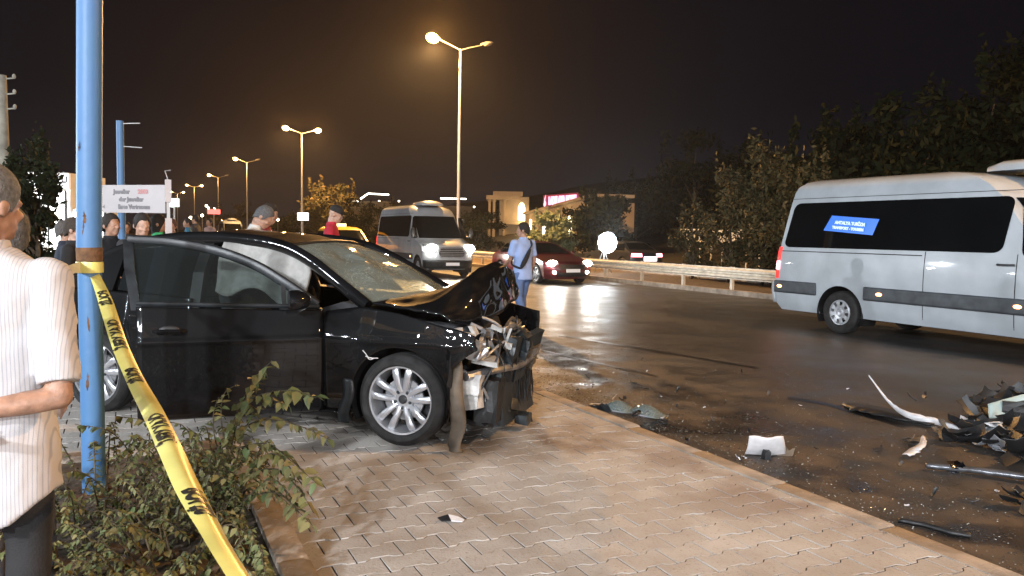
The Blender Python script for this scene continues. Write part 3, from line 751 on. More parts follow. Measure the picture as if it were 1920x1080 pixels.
# ------------------------------------------------------------------ other cars
CS = Shell(
    z=[.18, .30, .50, .66, .74, .80, .86, .91, .95, 1.0, 1.15, 1.28, 1.34, 1.385, 1.405],
    xf=[.80, .90, .92, .88, .78, .45, .05, -.30, -.42, -.50, -.86, -1.22, -1.42, -1.65, -1.9],
    xr=[-3.50, -3.62, -3.66, -3.64, -3.62, -3.60, -3.56, -3.48, -3.35, -3.15, -2.85, -2.60, -2.48, -2.35, -2.2],
    w=[.82, .87, .90, .90, .895, .885, .875, .865, .85, .835, .76, .68, .60, .45, .2],
    bf=[.35, .38, .38, .36, .32, .25, .15, .1, .1, .12, .14, .14, .13, .12, .1],
    br=[.25, .28, .28, .26, .25, .22, .2, .18, .16, .15, .14, .13, .12, .1, .1], p=2.8)
def make_car(name, label, cat, loc, rz, paint, group=None, lit=False, tail=False, S=CS, zs=1.0):
    t = thing(name, label, cat, loc, rz, group); wheels = [(0, .32), (-2.72, .32)]
    lv = [.18, .24, .30, .36, .42, .48, .54, .60, .66, .70, .74, .77, .80, .83, .86, .885, .91, .93, .95, 1.0, 1.07, 1.15, 1.22, 1.28, 1.31, 1.34, 1.365, 1.385, 1.405]
    S.body(lv, wheels, .375, 14, 64).build('body', paint, t, 38)
    b = MB()
    for wx in (0, -2.72):
        for sg in (-1, 1): wheel_well(b, wx, .32, .378, .58, .875, sg)
    b.box((-1.36, 0, .22), (3.6, 1.4, .12)); b.build('underbody', K['black_plastic'], t, 0)
    for wx in (0, -2.72):
        for sg in (-1, 1): make_wheel(t, (wx, sg * .79, .32), sg, .32, .21, .225, 'seven')
    S.front_patch(-.86, .86, .97, 1.325, .006, -.84, .84).build('windscreen', K['privacy_glass'], t, 40)
    S.front_patch(-.84, .84, 1.02, 1.32, .006, -.8, .8, rear=True).build('rear_window', K['privacy_glass'], t, 40)
    for sg in (-1, 1):
        S.side_patch(sg, (-.95, -1.42, -1.72, -1.72, .98, 1.30), .006, .05, .1).build('side_window', K['privacy_glass'], t, 40)
        S.side_patch(sg, (-1.80, -1.80, -2.86, -2.62, .98, 1.30), .006, .05, .1).build('side_window', K['privacy_glass'], t, 40)
        h = MB(); h.grid(lambda u, v: S.front(sg * lerp(.55, .93, u), lerp(.64 - .01 * u, .74 + .02 * u, v)) + Vector((.010, sg * .004, 0)), 8, 4); hl = h.build('headlight', K['lamp_glass'], t, 50)
        if lit:
            c = S.front(sg * .74, .69); e = MB(); e.ell(tuple(c + Vector((.02, 0, 0))), (.07, .18, .10), 14, 8); e.build('lens', K['head_white'], hl)
            c = S.front(sg * .70, .40); e = MB(); e.ell(tuple(c + Vector((.01, 0, 0))), (.04, .07, .055), 12, 8); e.build('fog_lamp', K['head_warm'], t)
        tb = MB(); tb.grid(lambda u, v: S.rear(sg * lerp(.45, .97, u), lerp(.70, .86, v)) + Vector((-.010, 0, 0)), 8, 3); tb.build('tail_lamp', K['tail_red_lit' if tail else 'tail_red'], t, 50)
        m = MB(); m.tube([(-.75, sg * .84, .96), (-.75, sg * .93, .98)], .02, 6); m.ell((-.75, sg * .97, 1.0), (.06, .09, .065), 10, 7); m.build('wing_mirror', paint, t)
    g = MB(); g.grid(lambda u, v: S.front(lerp(-.5, .5, u), lerp(.50, .66, v)) + Vector((.008, 0, 0)), 10, 3); g.build('grille', K['black_plastic'], t, 40)
    g = MB(); g.grid(lambda u, v: S.front(lerp(-.62, .62, u), lerp(.26, .40, v)) + Vector((.008, 0, 0)), 10, 3); g.build('air_intake', K['black_plastic'], t, 40)
    p = MB(); c = S.front(0, .46); p.box((c.x + .02, 0, .46), (.012, .52, .11)); p.build('number_plate', K['plate'], t, 0)
    p = MB(); c = S.rear(0, .62); p.box((c.x - .02, 0, .62), (.012, .52, .11)); p.build('number_plate', K['plate'], t, 0)
    return t
redcar = make_car('car', 'dark red saloon with both headlights lit beside the guardrail', 'car', (13.1, 22.55, 0), R(-90), K['red_paint'], None, lit=True)
for sg in (-1, 1):
    light('headlamp_beam', 'SPOT', (.98, sg * .64, .69), 300, (1, .95, .88), redcar, .06, R(110), (R(84), 0, R(-90)), 1.0)
tailcar = make_car('car', 'dark car driving away beyond the guardrail with its red tail lamps glowing', 'car', (21.2, 32.0, 0), R(90), K['dark_paint'], None, tail=True)
p_ = MB(); c_ = CS.rear(0, .62); p_.box((c_.x - .03, 0, .62), (.012, .7, .2)); p_.build('lit_plate', emit('lit_plate', (1, .9, .92), 4), tailcar, 0)
make_car('car', 'dark car parked in traffic just right of the person in the red shirt', 'car', (6.6, 30.0, 0), R(-90), K['dark_paint'])
make_car('taxi', 'yellow taxi far behind the dark red shirt, only its roof above the wreck', 'taxi', (8.2, 40.0, 0), R(-90), K['yellow_paint'])
# ------------------------------------------------------------------ crashed black saloon
fwc = Vector((1.68, 5.05, 0)); HANG = R(-45)
hv = Vector((math.cos(HANG), math.sin(HANG), 0)); lv_ = Vector((-hv.y, hv.x, 0))
org = fwc + lv_ * .87; org.z = PZ
car = thing('crashed_car', 'wrecked black saloon on the pavement with open front door, buckled bonnet and torn-off nose', 'car', org, HANG)
WZ = [.15, .22, .30, .50, .66, .700, .715, .728, .740, .755, .80, .94, 1.0, 1.15, 1.28, 1.36, 1.42]
WY = [.79, .845, .868, .882, .888, .890, .8945, .896, .8935, .886, .878, .850, .835, .768, .690, .625, .55]
def taper(x):
    k = 1.0
    if x > .1: k -= .13 * ((x - .1) / .75) ** 2
    if x < -2.9: k -= .14 * ((-2.9 - x) / .75) ** 1.6
    return k
def sy(x, z): return float(np.interp(z, WZ, WY)) * taper(x)
def belt(x): return interp(x, [-3.6, -2.6, -1.7, -.9, -.3], [1.0, .985, .955, .925, .915])
RAILX = [-.34, -.60, -.85, -1.08, -1.4, -1.8, -2.2, -2.5, -2.8, -3.1, -3.35]
RAILZ = [.965, 1.12, 1.255, 1.35, 1.40, 1.415, 1.395, 1.345, 1.24, 1.10, 1.01]
def railz(x): return interp(x, RAILX[::-1], RAILZ[::-1])
def topz(x): return interp(x, [-3.65, -3.3, -2.85, -2.4, -1.9, -1.4, -1.08], [1.0, 1.05, 1.34, 1.43, 1.475, 1.45, 1.385])
BP = K['black_paint']; BK = K['black_plastic']
def panel(name, xs, zb, zt, sg, m_, parent, nz=22, off=0.0, th=.022, dent=None):
    b = MB(); n = len(xs); vs = []
    for x in xs:
        z0, z1 = zb(x), zt(x)
        for j in range(nz + 1):
            z = lerp(z0, z1, j / nz); p = Vector((x, sg * (sy(x, z) + off), z))
            if dent: p = dent(p)
            vs.append(p)
    fs = []
    for i in range(n - 1):
        for j in range(nz):
            a = i * (nz + 1) + j; fs.append((a, a + nz + 1, a + nz + 2, a + 1))
    b.add(vs, fs); o = b.build(name, m_, parent, 30)
    # normals outward: make the solidify go inwards
    me = o.data
    if me.polygons[len(me.polygons) // 2].normal.y * sg < 0: me.flip_normals()
    return solid(o, th, -1)
def lin(a, b, n): return [lerp(a, b, i / n) for i in range(n + 1)]
def arch(wx, Ra, x, base):
    d = Ra * Ra - (x - wx) ** 2
    return max(base, .32 + math.sqrt(d)) if d > 0 else base
RA = .372
def fender_xs(a, b, wx):
    xs = set([round(a + (b - a) * i / 40, 5) for i in range(41)])
    for k in range(41):
        x = wx + RA * math.cos(PI * k / 40)
        if min(a, b) <= x <= max(a, b): xs.add(round(x, 5))
    for e in (wx - RA - .0005, wx + RA + .0005):
        if min(a, b) <= e <= max(a, b): xs.add(round(e, 5))
    return sorted(xs)
def fend_bot(x):
    if x > RA: return interp(x, [RA, .50, .62], [.56, .66, .75])
    return arch(0, RA, x, .20)
def fend_top(x): return interp(x, [-.585, -.3, 0, .3, .5, .62], [.918, .962, .925, .86, .82, .77])
def crumple(p):
    a = max(0, min(1, (p.x - .12) / .45))
    n1 = noise.noise(Vector((p.x * 6, p.z * 7, 2.3 + p.y))); n2 = noise.noise(Vector((p.x * 15, p.z * 14, 5)))
    return p + Vector((-.02 * a * n2, (.018 * n1 + .007 * n2) * a * (1 if p.y > 0 else 1), .015 * a * n1))
for sg in (-1, 1):
    panel('front_fender', fender_xs(-.585, .56 if sg < 0 else .5, 0), fend_bot, fend_top, sg, BP, car, 20, dent=crumple)
    # quarter panel with rear arch
    panel('quarter_panel', fender_xs(-3.60, -2.36, -2.7), lambda x: arch(-2.7, RA, x, .24), lambda x: belt(x), sg, BP, car, 20)
    panel('rear_door', lin(-2.352, -1.752, 12), lambda x: max(.21, arch(-2.7, RA + .01, x, .21)), belt, sg, BP, car, 60)
    # sill
    b = MB(); b.grid(lambda u, v: Vector((lerp(-2.3, -.42, u), sg * (sy(0, lerp(.15, .215, v)) - .02), lerp(.14, .205, v))), 12, 2); solid(b.build('sill', BP, car), .06, 0)
    # pillars and roof rail
    rail = crom([(-.30, sg * .765, .955), (-.60, sg * .70, 1.125), (-.85, sg * .645, 1.262), (-1.10, sg * .610, 1.355), (-1.45, sg * .590, 1.402), (-1.9, sg * .588, 1.412), (-2.3, sg * .600, 1.378), (-2.65, sg * .630, 1.29), (-2.95, sg * .67, 1.165), (-3.30, sg * .70, 1.02)], 5)
    b = MB(); b.tube(rail, [.040] * len(rail), 8, 0, True, 1.25); b.build('roof_rail', BP, car, 50)
    b = MB(); b.loft([[(x - .055, sg * (sy(x, z) - .012), z), (x + .045, sg * (sy(x, z) - .012), z), (x + .045, sg * (sy(x, z) - .07), z), (x - .055, sg * (sy(x, z) - .07), z)] for x, z in ((-1.72, .24), (-1.73, .9), (-1.76, 1.15), (-1.80, 1.38))]); b.build('b_pillar', BK, car, 0)
    # rear side glass, quarter pillar
    q = [(-1.83, .965), (-2.50, .99), (-2.52, 1.30), (-2.2, 1.365), (-1.86, 1.385)]
    b = MB(); b.add([(x, sg * (sy(x, z) - .025), z) for x, z in q], [tuple(range(len(q)))]); b.build('rear_door_glass', K['car_glass'], car, 0)
    q = [(-2.54, .985), (-3.28, 1.0), (-3.0, 1.12), (-2.56, 1.31)]
    b = MB(); b.add([(x, sg * (sy(x, z) - .012), z) for x, z in q], [tuple(range(len(q)))]); solid(b.build('rear_pillar', BP, car, 0), .03)
    dh = MB(); dh.tube([(-2.27, sg * .875, .81), (-2.25, sg * .915, .812), (-2.12, sg * .918, .81), (-2.10, sg * .88, .808)], .014, 8); dh.build('door_handle', BP, car)
    # wheel wells
    for wx in (0, -2.7):
        b = MB(); wheel_well(b, wx, .32, RA + .004, .50, .855, sg); b.build('wheel_arch_liner', BK, car, 40)
    for wx in (0, -2.7): make_wheel(car, (wx, sg * .765, .32), sg, .322, .215, .240, 'ten')
# roof, windscreen, rear window, boot, tail
b = MB(); b.grid(lambda u, v: Vector((lerp(-1.08, -2.85, v), lerp(-.605, .605, u), lerp(railz(lerp(-1.08, -2.85, v)) + .012, topz(lerp(-1.08, -2.85, v)) + .012, 1 - (2 * u - 1) ** 2) + .006 * noise.noise(Vector((u * 5, v * 5, 0))))), 16, 24); o = b.build('roof', BP, car, 60); solid(o, .03, 1 if o.data.polygons[5].normal.z < 0 else -1)
def ws(u, v):
    q = 2 * u - 1
    bs = Vector((-.10 - .22 * q * q, .735 * q, .985 - .02 * q * q)); tp = Vector((-1.04 - .07 * q * q, .60 * q, 1.392 - .038 * q * q))
    p = bs.lerp(tp, v); p.z += .045 * math.sin(PI * v)
    c = math.sin(PI * u) * math.sin(PI * v)
    p += Vector((-.03, 0, -.06)) * c * (noise.noise(Vector((u * 5, v * 4, 3))) * .9 + noise.noise(Vector((u * 14, v * 11, 8))) * .35 + .25)
    return p
b = MB(); b.grid(ws, 26, 16); b.build('windscreen', K['cracked_glass'], car, 12)
b = MB(); fr = [ws(0, i / 10) for i in range(11)] + [ws(i / 16, 1) for i in range(1, 17)] + [ws(1, 1 - i / 10) for i in range(1, 11)]; b.tube([p + Vector((0, 0, .008)) for p in fr], .014, 6); b.build('windscreen_seal', BK, car)
b = MB(); b.grid(lambda u, v: Vector((lerp(-3.30 - .1 * (1 - (2 * u - 1) ** 2), -2.87, v), lerp(.68, .60, v) * (2 * u - 1), lerp(1.02, 1.25, v) + .10 * v * (1 - (2 * u - 1) ** 2))), 12, 6); b.build('rear_window', K['car_glass'], car, 60)
b = MB(); b.grid(lambda u, v: Vector((lerp(-3.32, -3.66, v), lerp(.72, .70, v) * (2 * u - 1), 1.02 + .03 * (1 - (2 * u - 1) ** 2) - .03 * v)), 10, 4); solid(b.build('boot_lid', BP, car, 60), .02)
b = MB(); b.grid(lambda u, v: Vector((-3.60 - .08 * (1 - abs(2 * u - 1) ** 3) - .06 * math.sin(PI * v), .76 * (2 * u - 1), lerp(.26, .99, v))), 12, 8); solid(b.build('rear_bumper', BP, car, 60), .03)
for sg in (-1, 1):
    b = MB(); b.grid(lambda u, v: Vector((lerp(-3.70, -3.56, u), sg * lerp(.52, .79, u), lerp(.74, .92, v))), 5, 3); b.build('tail_lamp', K['tail_red'], car)
# floor, firewall, cabin
b = MB(); b.box((-1.45, 0, .23), (3.2, 1.40, .10)); b.box((-.52, 0, .55), (.05, 1.40, .72)); b.box((-3.05, 0, .55), (.9, 1.3, .6)); b.build('floor_pan', K['interior'], car, 0)
b = MB(); b.loft([[(x, -.68, z0), (x, .68, z0), (x, .68, z1), (x, -.68, z1)] for x, z0, z1 in ((-.36, .60, .94), (-.55, .56, .97), (-.78, .56, .90), (-.84, .60, .80))]); b.build('dashboard', K['interior'], car, 40)
b = MB(); b.lathe([(.185 + .014 * math.cos(a), .014 * math.sin(a)) for a in [2 * PI * k / 8 for k in range(9)]], 28); b.bar((-.18, 0, 0), (.18, 0, 0), .05, .02); b.bar((0, 0, 0), (0, -.18, 0), .04, .02); b.ell((0, 0, 0), (.06, .06, .025))
o = b.build('steering_wheel', K['interior'], car); o.location = (-.98, .36, .90); o.rotation_euler = (0, R(-66), 0)
for sg in (-1, 1):
    s_ = MB(); s_.loft([[(x, sg * .36 + w, z) for w, z in ((-.25, .30), (-.27, .42), (-.2, .46), (.2, .46), (.27, .42), (.25, .30))] for x in (-.98, -1.15, -1.42, -1.5)]); st_ = s_.build('seat', K['seat_cloth'], car, 40)
    s_ = MB(); s_.loft([[(lerp(-1.42, -1.66, k) + dx, sg * .36 + w * wd, lerp(.42, 1.08, k)) for w, dx in ((-.25, 0), (-.26, -.09), (.26, -.09), (.25, 0), (.15, .03), (-.15, .03))] for k, wd in ((0, .9), (.3, 1), (.8, .95), (1, .7))]); s_.build('backrest', K['seat_cloth'], st_, 40)
    s_ = MB(); s_.ell((-1.70, sg * .36, 1.18), (.05, .13, .085)); s_.bar((-1.68, sg * .36 - .06, 1.05), (-1.70, sg * .36 - .06, 1.15), .012, .012); s_.bar((-1.68, sg * .36 + .06, 1.05), (-1.70, sg * .36 + .06, 1.15), .012, .012); s_.build('headrest', K['seat_cloth'], st_, 40)
s_ = MB(); s_.box((-2.35, 0, .42), (.5, 1.25, .18)); s_.box((-2.66, 0, .75), (.16, 1.25, .60), 0, Matrix.Rotation(R(-14), 4, 'Y')); s_.build('rear_seat', K['seat_cloth'], car, 0)
b = MB(); b.grid(lambda u, v: Vector((lerp(-1.12, -2.8, v), lerp(-.56, .56, u), topz(lerp(-1.12, -2.8, v)) - .05)), 6, 10); b.build('headlining', K['headlining'], car, 60)
# deployed curtain bag hanging behind the door opening
b = MB(); b.grid(lambda u, v: Vector((lerp(-.86, -1.64, u), -.615 - .13 * v + .02 * math.sin(v * 5) * math.sin(u * 11), railz(lerp(-.86, -1.64, u)) - .02 - v * (.36 + .05 * math.sin(u * 9) - .16 * max(0, .35 - u)))), 24, 14); solid(b.build('curtain_airbag', K['headlining'], car, 60), .03)
# closed far front door
panel('front_door', lin(-1.745, -.592, 20), lambda x: .21, belt, 1, BP, car, 22)
q = [(-.80, .945), (-1.68, .975), (-1.73, 1.375), (-1.4, 1.365), (-1.1, 1.315)]
b = MB(); b.add([(x, sy(x, z) - .025, z) for x, z in q], [tuple(range(len(q)))]); b.build('front_door_glass', K['car_glass'], car, 0)

# open near-side front door, swung about its hinge line
HINGE = Vector((-.60, -.868, 0)); OPEN = R(39)
DM = Matrix.Translation(HINGE) @ Matrix.Rotation(OPEN, 4, 'Z') @ Matrix.Translation(-HINGE)
def xf_obj(o):
    o.data.transform(DM); return o
door = panel('front_door', lin(-1.80, -.592, 30), lambda x: .19, lambda x: belt(x) + .005, -1, BP, car, 72, th=.03); xf_obj(door)
def dpart(b, name, m_, sm=35): return xf_obj(b.build(name, m_, door, sm))
tr = MB(); tr.grid(lambda u, v: Vector((lerp(-1.77, -.63, u), -(sy(lerp(-1.77, -.63, u), lerp(.22, .92, v)) - .085 + .02 * math.sin(PI * v)), lerp(.22, .92, v))), 12, 10); solid(dpart(tr, 'door_trim', K['interior'], 50), .03, 0)
ed = MB()
for xx in (-1.79, -.605): ed.loft([[(xx - .008, -(sy(xx, z) - .004), z), (xx + .008, -(sy(xx, z) - .004), z), (xx + .008, -(sy(xx, z) - .10), z), (xx - .008, -(sy(xx, z) - .10), z)] for z in (.20, .4, .6, .72, .8, .93)])
dpart(ed, 'door_edge', K['door_frame'], 0)
fl = [(-.63, .955), (-.85, 1.11), (-1.05, 1.235), (-1.3, 1.33), (-1.6, 1.385), (-1.87, 1.40)]
flp = [Vector((x, -(sy(x, z) - .03), z)) for x, z in fl]
fr = MB(); c = crom(flp, 5); fr.tube(c, [.026] * len(c), 8, 0, True, 1.35); bb_ = [Vector((x, -(sy(x, z) - .03), z)) for x, z in ((-1.87, 1.40), (-1.85, 1.22), (-1.80, .94))]
fr.loft([[p + Vector((-.03, -.012, 0)), p + Vector((.03, -.012, 0)), p + Vector((.03, .03, 0)), p + Vector((-.03, .03, 0))] for p in bb_])
fr.tube([Vector((x, -(sy(x, z) - .025), z)) for x, z in ((-.62, .945), (-1.2, .962), (-1.80, .982))], .016, 8)
dv = [Vector((x, -(sy(x, z) - .03), z)) for x, z in ((-.86, .94), (-.865, 1.115))]; fr.bar(dv[0], dv[1], .03, .03)
dpart(fr, 'window_frame', K['door_frame'])
gq = [(-.88, .955), (-1.80, .985), (-1.84, 1.385), (-1.6, 1.37), (-1.3, 1.315), (-1.05, 1.22), (-.88, 1.115)]
gg = MB(); gg.add([(x, -(sy(x, z) - .03), z) for x, z in gq], [tuple(range(len(gq)))]); dpart(gg, 'door_glass', K['car_glass'], 0)
gg = MB(); gg.add([(x, -(sy(x, z) - .03), z) for x, z in ((-.66, .955), (-.85, .955), (-.85, 1.10))], [(0, 1, 2)]); dpart(gg, 'quarter_glass', K['car_glass'], 0)
dh = MB(); dh.tube([(-1.69, -.872, .80), (-1.67, -.915, .803), (-1.53, -.918, .80), (-1.50, -.875, .798)], [.015, .017, .017, .015], 8); dpart(dh, 'door_handle', BP)
dh = MB(); dh.ell((-1.60, -.872, .795), (.075, .012, .045)); dpart(dh, 'handle_recess', BK)
mr_ = MB(); mr_.tube([(-.74, -.83, .955), (-.76, -.90, .965)], [.035, .03], 8); 
mr_.loft([[(-.80 + dx, -1.0 + .125 * math.cos(a) * k, 1.005 + .075 * math.sin(a) * k) for a in [2 * PI * j / 14 for j in range(14)]] for dx, k in ((-.045, .9), (-.03, 1.0), (.02, 1.0), (.07, .75), (.10, .35))])
dpart(mr_, 'wing_mirror', BP, 45)

# buckled bonnet
HX = [[-.27, -.02, .16, .28, .38], [-.20, .05, .24, .38, .46], [-.13, .10, .27, .40, .49], [-.20, .08, .26, .38, .46], [-.27, .02, .22, .34, .42]]
HZ = [[.985, .955, .935, .915, .875], [1.01, 1.03, 1.10, 1.03, .85], [1.025, 1.10, 1.215, 1.13, .86], [1.02, 1.12, 1.245, 1.21, .92], [1.0, 1.07, 1.19, 1.17, .96]]
HY = [-.765, -.40, 0, .40, .765]
def cr1(P, t):
    n = len(P) - 1; t = min(max(t, 0), 1) * n; i = min(int(t), n - 1); f = t - i
    p1, p2 = P[i], P[i + 1]; p0 = P[i - 1] if i else 2 * p1 - p2; p3 = P[i + 2] if i + 2 <= n else 2 * p2 - p1
    return .5 * (2 * p1 + (p2 - p0) * f + (2 * p0 - 5 * p1 + 4 * p2 - p3) * f * f + (3 * p1 - p0 - 3 * p2 + p3) * f ** 3)
def hood(u, v):
    xs = [cr1(r_, v) for r_ in HX]; zs = [lerp(cr1(r_, v), float(np.interp(v * 4, range(5), r_)), .8) for r_ in HZ]
    x, y, z = cr1(xs, u) - .06 * max(0, v - .3) / .7, cr1(HY, u), lerp(cr1(zs, u), float(np.interp(u * 4, range(5), zs)), .75)
    y *= 1 - .10 * v
    n1 = noise.noise(Vector((u * 4, v * 4, 9.1))); n2 = noise.noise(Vector((u * 9 + 3, v * 9, 1.7)))
    return Vector((x + .012 * n2, y, z + .05 * (.22 - abs(n1)) * min(1, v * 3) + .010 * n2))
b = MB(); b.grid(hood, 40, 40); hd_ = b.build('bonnet', BP, car, 20); solid(hd_, .018, 1 if hd_.data.polygons[10].normal.z < 0 else -1)
b = MB(); b.grid(lambda u, v: hood(.08 + .84 * u, .1 + .82 * v) + Vector((-.02, 0, -.05 - .02 * math.sin(9 * u) * math.sin(7 * v))), 12, 12); b.build('bonnet_inner', K['slate_plastic'], car, 30)
b = MB(); b.grid(lambda u, v: Vector((lerp(-.32, -.12, v), lerp(-.74, .74, u), .955 + .02 * v)), 10, 2); b.build('scuttle', BK, car)
# what is left of the nose
def jbox(b, c, s, j=.15, rot=(0, 0, 0), mi=0):
    """box with shaken corners"""
    E_ = Matrix.Translation(c) @ Matrix.Rotation(rot[2], 4, 'Z') @ Matrix.Rotation(rot[1], 4, 'Y') @ Matrix.Rotation(rot[0], 4, 'X')
    vs = []
    for z in (-1, 1):
        for x, y in ((-1, -1), (1, -1), (1, 1), (-1, 1)):
            vs.append(E_ @ Vector((s[0] / 2 * (x + rnd.uniform(-j, j)), s[1] / 2 * (y + rnd.uniform(-j, j)), s[2] / 2 * (z + rnd.uniform(-j, j)))))
    # six subdivided, dented faces
    A_ = [Vector(v) for v in vs]; amp = .05 * min(s)  + .003; sd_ = rnd.uniform(0, 50)
    def dent(p): return p + Vector((noise.noise(p * 11 + Vector((sd_, 0, 0))), noise.noise(p * 11 + Vector((0, sd_, 0))), noise.noise(p * 11 + Vector((0, 0, sd_))))) * amp * 2.2
    for q in ((0, 3, 2, 1), (4, 5, 6, 7), (0, 1, 5, 4), (1, 2, 6, 5), (2, 3, 7, 6), (3, 0, 4, 7)):
        a, c, d, e = [A_[i] for i in q]
        b.grid(lambda u, v: dent(a.lerp(c, u).lerp(e.lerp(d, u), v)), 4, 4, mi)
b = MB(); jbox(b, (.02, 0, .62), (.62, .80, .42), .1); jbox(b, (-.1, .1, .85), (.4, .5, .08), .2); b.build('engine_block', K['interior'], car, 0)
b = MB(); jbox(b, (.40, -.60, .70), (.22, .20, .15), .18, (.1, .2, .3)); jbox(b, (.33, -.66, .76), (.10, .08, .11), .2); b.build('headlight_housing', K['white_plastic'], car, 0)
b = MB(); b.loft([[(x + dx * .5, y + dy, z) for dx, dy in ((-.03, -.03), (.03, -.03), (.04, .03), (-.03, .03))] for x, y, z in ((.40, -.54, .83), (.43, -.52, .76), (.46, -.51, .68), (.50, -.50, .61))]); jbox(b, (.50, -.50, .585), (.18, .24, .04), .25, (.05, .1, .2)); b.build('white_bracket', K['white_plastic'], car, 0)
b = MB(); jbox(b, (.42, -.66, .45), (.20, .13, .15), .2, (0, .1, .2)); jbox(b, (.44, -.62, .33), (.13, .10, .14), .25); b.X = Matrix.Translation((.06, .05, .06)) @ Matrix.Scale(.84, 4); b.build('washer_tank', K['white_plastic'], car, 0)
b = MB(); jbox(b, (.52, -.44, .30), (.16, .22, .30), .12, (0, .05, .1)); jbox(b, (.50, -.30, .36), (.12, .10, .34), .12); b.build('canister', BK, car, 0)
b = MB(); b.tube(crom([(.44, -.74, .50), (.56, -.45, .515), (.62, -.10, .50), (.61, .30, .53), (.56, .58, .55)], 5), .038, 8, 0, True, .8); b.build('lower_crossmember', K['steel'], car, 40)
rad = MB(); jbox(rad, (.54, .02, .34), (.07, .86, .52), .05, (0, -.08, .05)); ro = rad.build('radiator', K['slate_plastic'], car, 0)
for k in range(12):
    f_ = MB(); jbox(f_, (.575, -.38 + .07 * k, .35), (.010, .012, .34), .25, (0, -.08, 0)); f_.build('radiator_fin', BK, ro, 0)
b = MB()
for c, s, r_ in (((.60, -.22, .60), (.08, .16, .22), (.1, .2, .1)), ((.60, .05, .66), (.06, .24, .18), (.2, -.2, .2)), ((.63, .16, .66), (.05, .24, .12), (.1, .3, -.2)), ((.62, .02, .58), (.05, .14, .20), (0, .2, .3)), ((.60, -.05, .46), (.05, .26, .16), (0, .1, 0))): jbox(b, c, s, .25, r_)
b.build('broken_grille_carrier', K['slate_plastic'], car, 0)
b = MB()
for c, s, r_ in (((.50, .10, .74), (.12, .18, .12), (.3, .3, .4)), ((.54, .20, .66), (.10, .18, .12), (.2, -.3, .6)), ((.62, .24, .52), (.06, .16, .16), (.1, .3, .2))): jbox(b, c, s, .3, r_)
b.build('bent_crash_foam', K['tan_plastic'], car, 0)
b = MB(); jbox(b, (.66, -.08, .09), (.10, .13, .08), .2); b.build('bracket', K['slate_plastic'], car, 0)
b = MB(); jbox(b, (.22, 0, .13), (.55, 1.1, .04), .08); b.build('undertray', BK, car, 0)
# torn wheel-arch liner strip hanging to the ground
st_ = crom([(.385, -.79, .62), (.405, -.83, .50), (.43, -.855, .34), (.435, -.86, .18), (.425, -.87, .06), (.425, -.875, .012)], 5)
b = MB(); b.grid(lambda u, v: st_[int(round(u * (len(st_) - 1)))] + Vector((-.052 + .104 * v + .008 * math.sin(u * 14), .012 * math.sin(u * 9 + v * 4) - .02 * math.sin(PI * v), 0)), len(st_) - 1, 4); solid(b.build('torn_arch_liner', K['tan_plastic'], car, 40), .006)
b = MB(); fl_ = crom([(-.44, -.86, .13), (-.43, -.88, .22), (-.39, -.88, .34), (-.40, -.875, .45)], 5)
b.grid(lambda u, v: fl_[int(round(u * (len(fl_) - 1)))] + Vector((-.04 + .09 * v, -.01 * math.sin(PI * v), 0)), len(fl_) - 1, 3); solid(b.build('mud_flap', K['slate_plastic'], car, 40), .008)
for k in range(10):
    a = Vector((rnd.uniform(.30, .55), rnd.uniform(-.6, .1), rnd.uniform(.55, .86))); c = a + Vector((rnd.uniform(-.05, .2), rnd.uniform(-.05, .35), rnd.uniform(-.25, .08)))
    m_ = (a + c) / 2 + Vector((rnd.uniform(-.05, .08), rnd.uniform(-.08, .08), rnd.uniform(-.12, .05)))
    b = MB(); b.tube(crom([a, m_, c], 5), rnd.choice((.006, .009, .014)), 6); b.build('hose', BK, car)
for k, (c, s) in enumerate((((.52, -.34, .80), (.09, .02, .03)), ((.60, -.30, .74), (.02, .02, .11)), ((.61, -.31, .67), (.05, .04, .05)), ((.36, -.66, .63), (.05, .03, .03)), ((.30, -.80, .63), (.02, .02, .02)))):
    b = MB(); jbox(b, c, s, .2, (.2, .3, .2)); b.build('broken_clip', K['white_plastic'], car, 0)

for k in range(26):
    c = Vector((rnd.uniform(.36, .60), rnd.uniform(-.62, .28), rnd.uniform(.12, .76))); s_ = (rnd.uniform(.02, .09), rnd.uniform(.03, .16), rnd.uniform(.02, .14))
    b = MB(); jbox(b, c, s_, .35, (rnd.uniform(-.6, .6), rnd.uniform(-.6, .6), rnd.uniform(-.6, .6))); b.build('broken_bracket', K[rnd.choice(('slate_plastic', 'black_plastic', 'grey_plastic', 'grey_plastic', 'interior', 'black_plastic', 'steel'))], car, 25)
for k in range(9):
    a = Vector((rnd.uniform(.50, .62), rnd.uniform(-.5, .35), rnd.uniform(.5, .85))); b = MB(); b.tube(crom([a, a + Vector((rnd.uniform(-.02, .08), rnd.uniform(-.1, .1), -rnd.uniform(.08, .2))), a + Vector((rnd.uniform(-.05, .1), rnd.uniform(-.2, .2), -rnd.uniform(.2, .42)))], 5), rnd.choice((.004, .006, .008)), 6); b.build('wire', BK, car)

# pale scrapes on the wing above the wheel
for pts in ([(-.27, .66), (-.24, .63), (-.22, .60), (-.19, .605)], [(-.25, .62), (-.20, .61), (-.15, .612)]):
    b = MB(); b.tube([(x, -(sy(x, z) + .001), z) for x, z in [(p.x, p.y) for p in crom([(x, z, 0) for x, z in pts], 4)]], .0035, 5); b.build('scrape', K['white_plastic'], car)

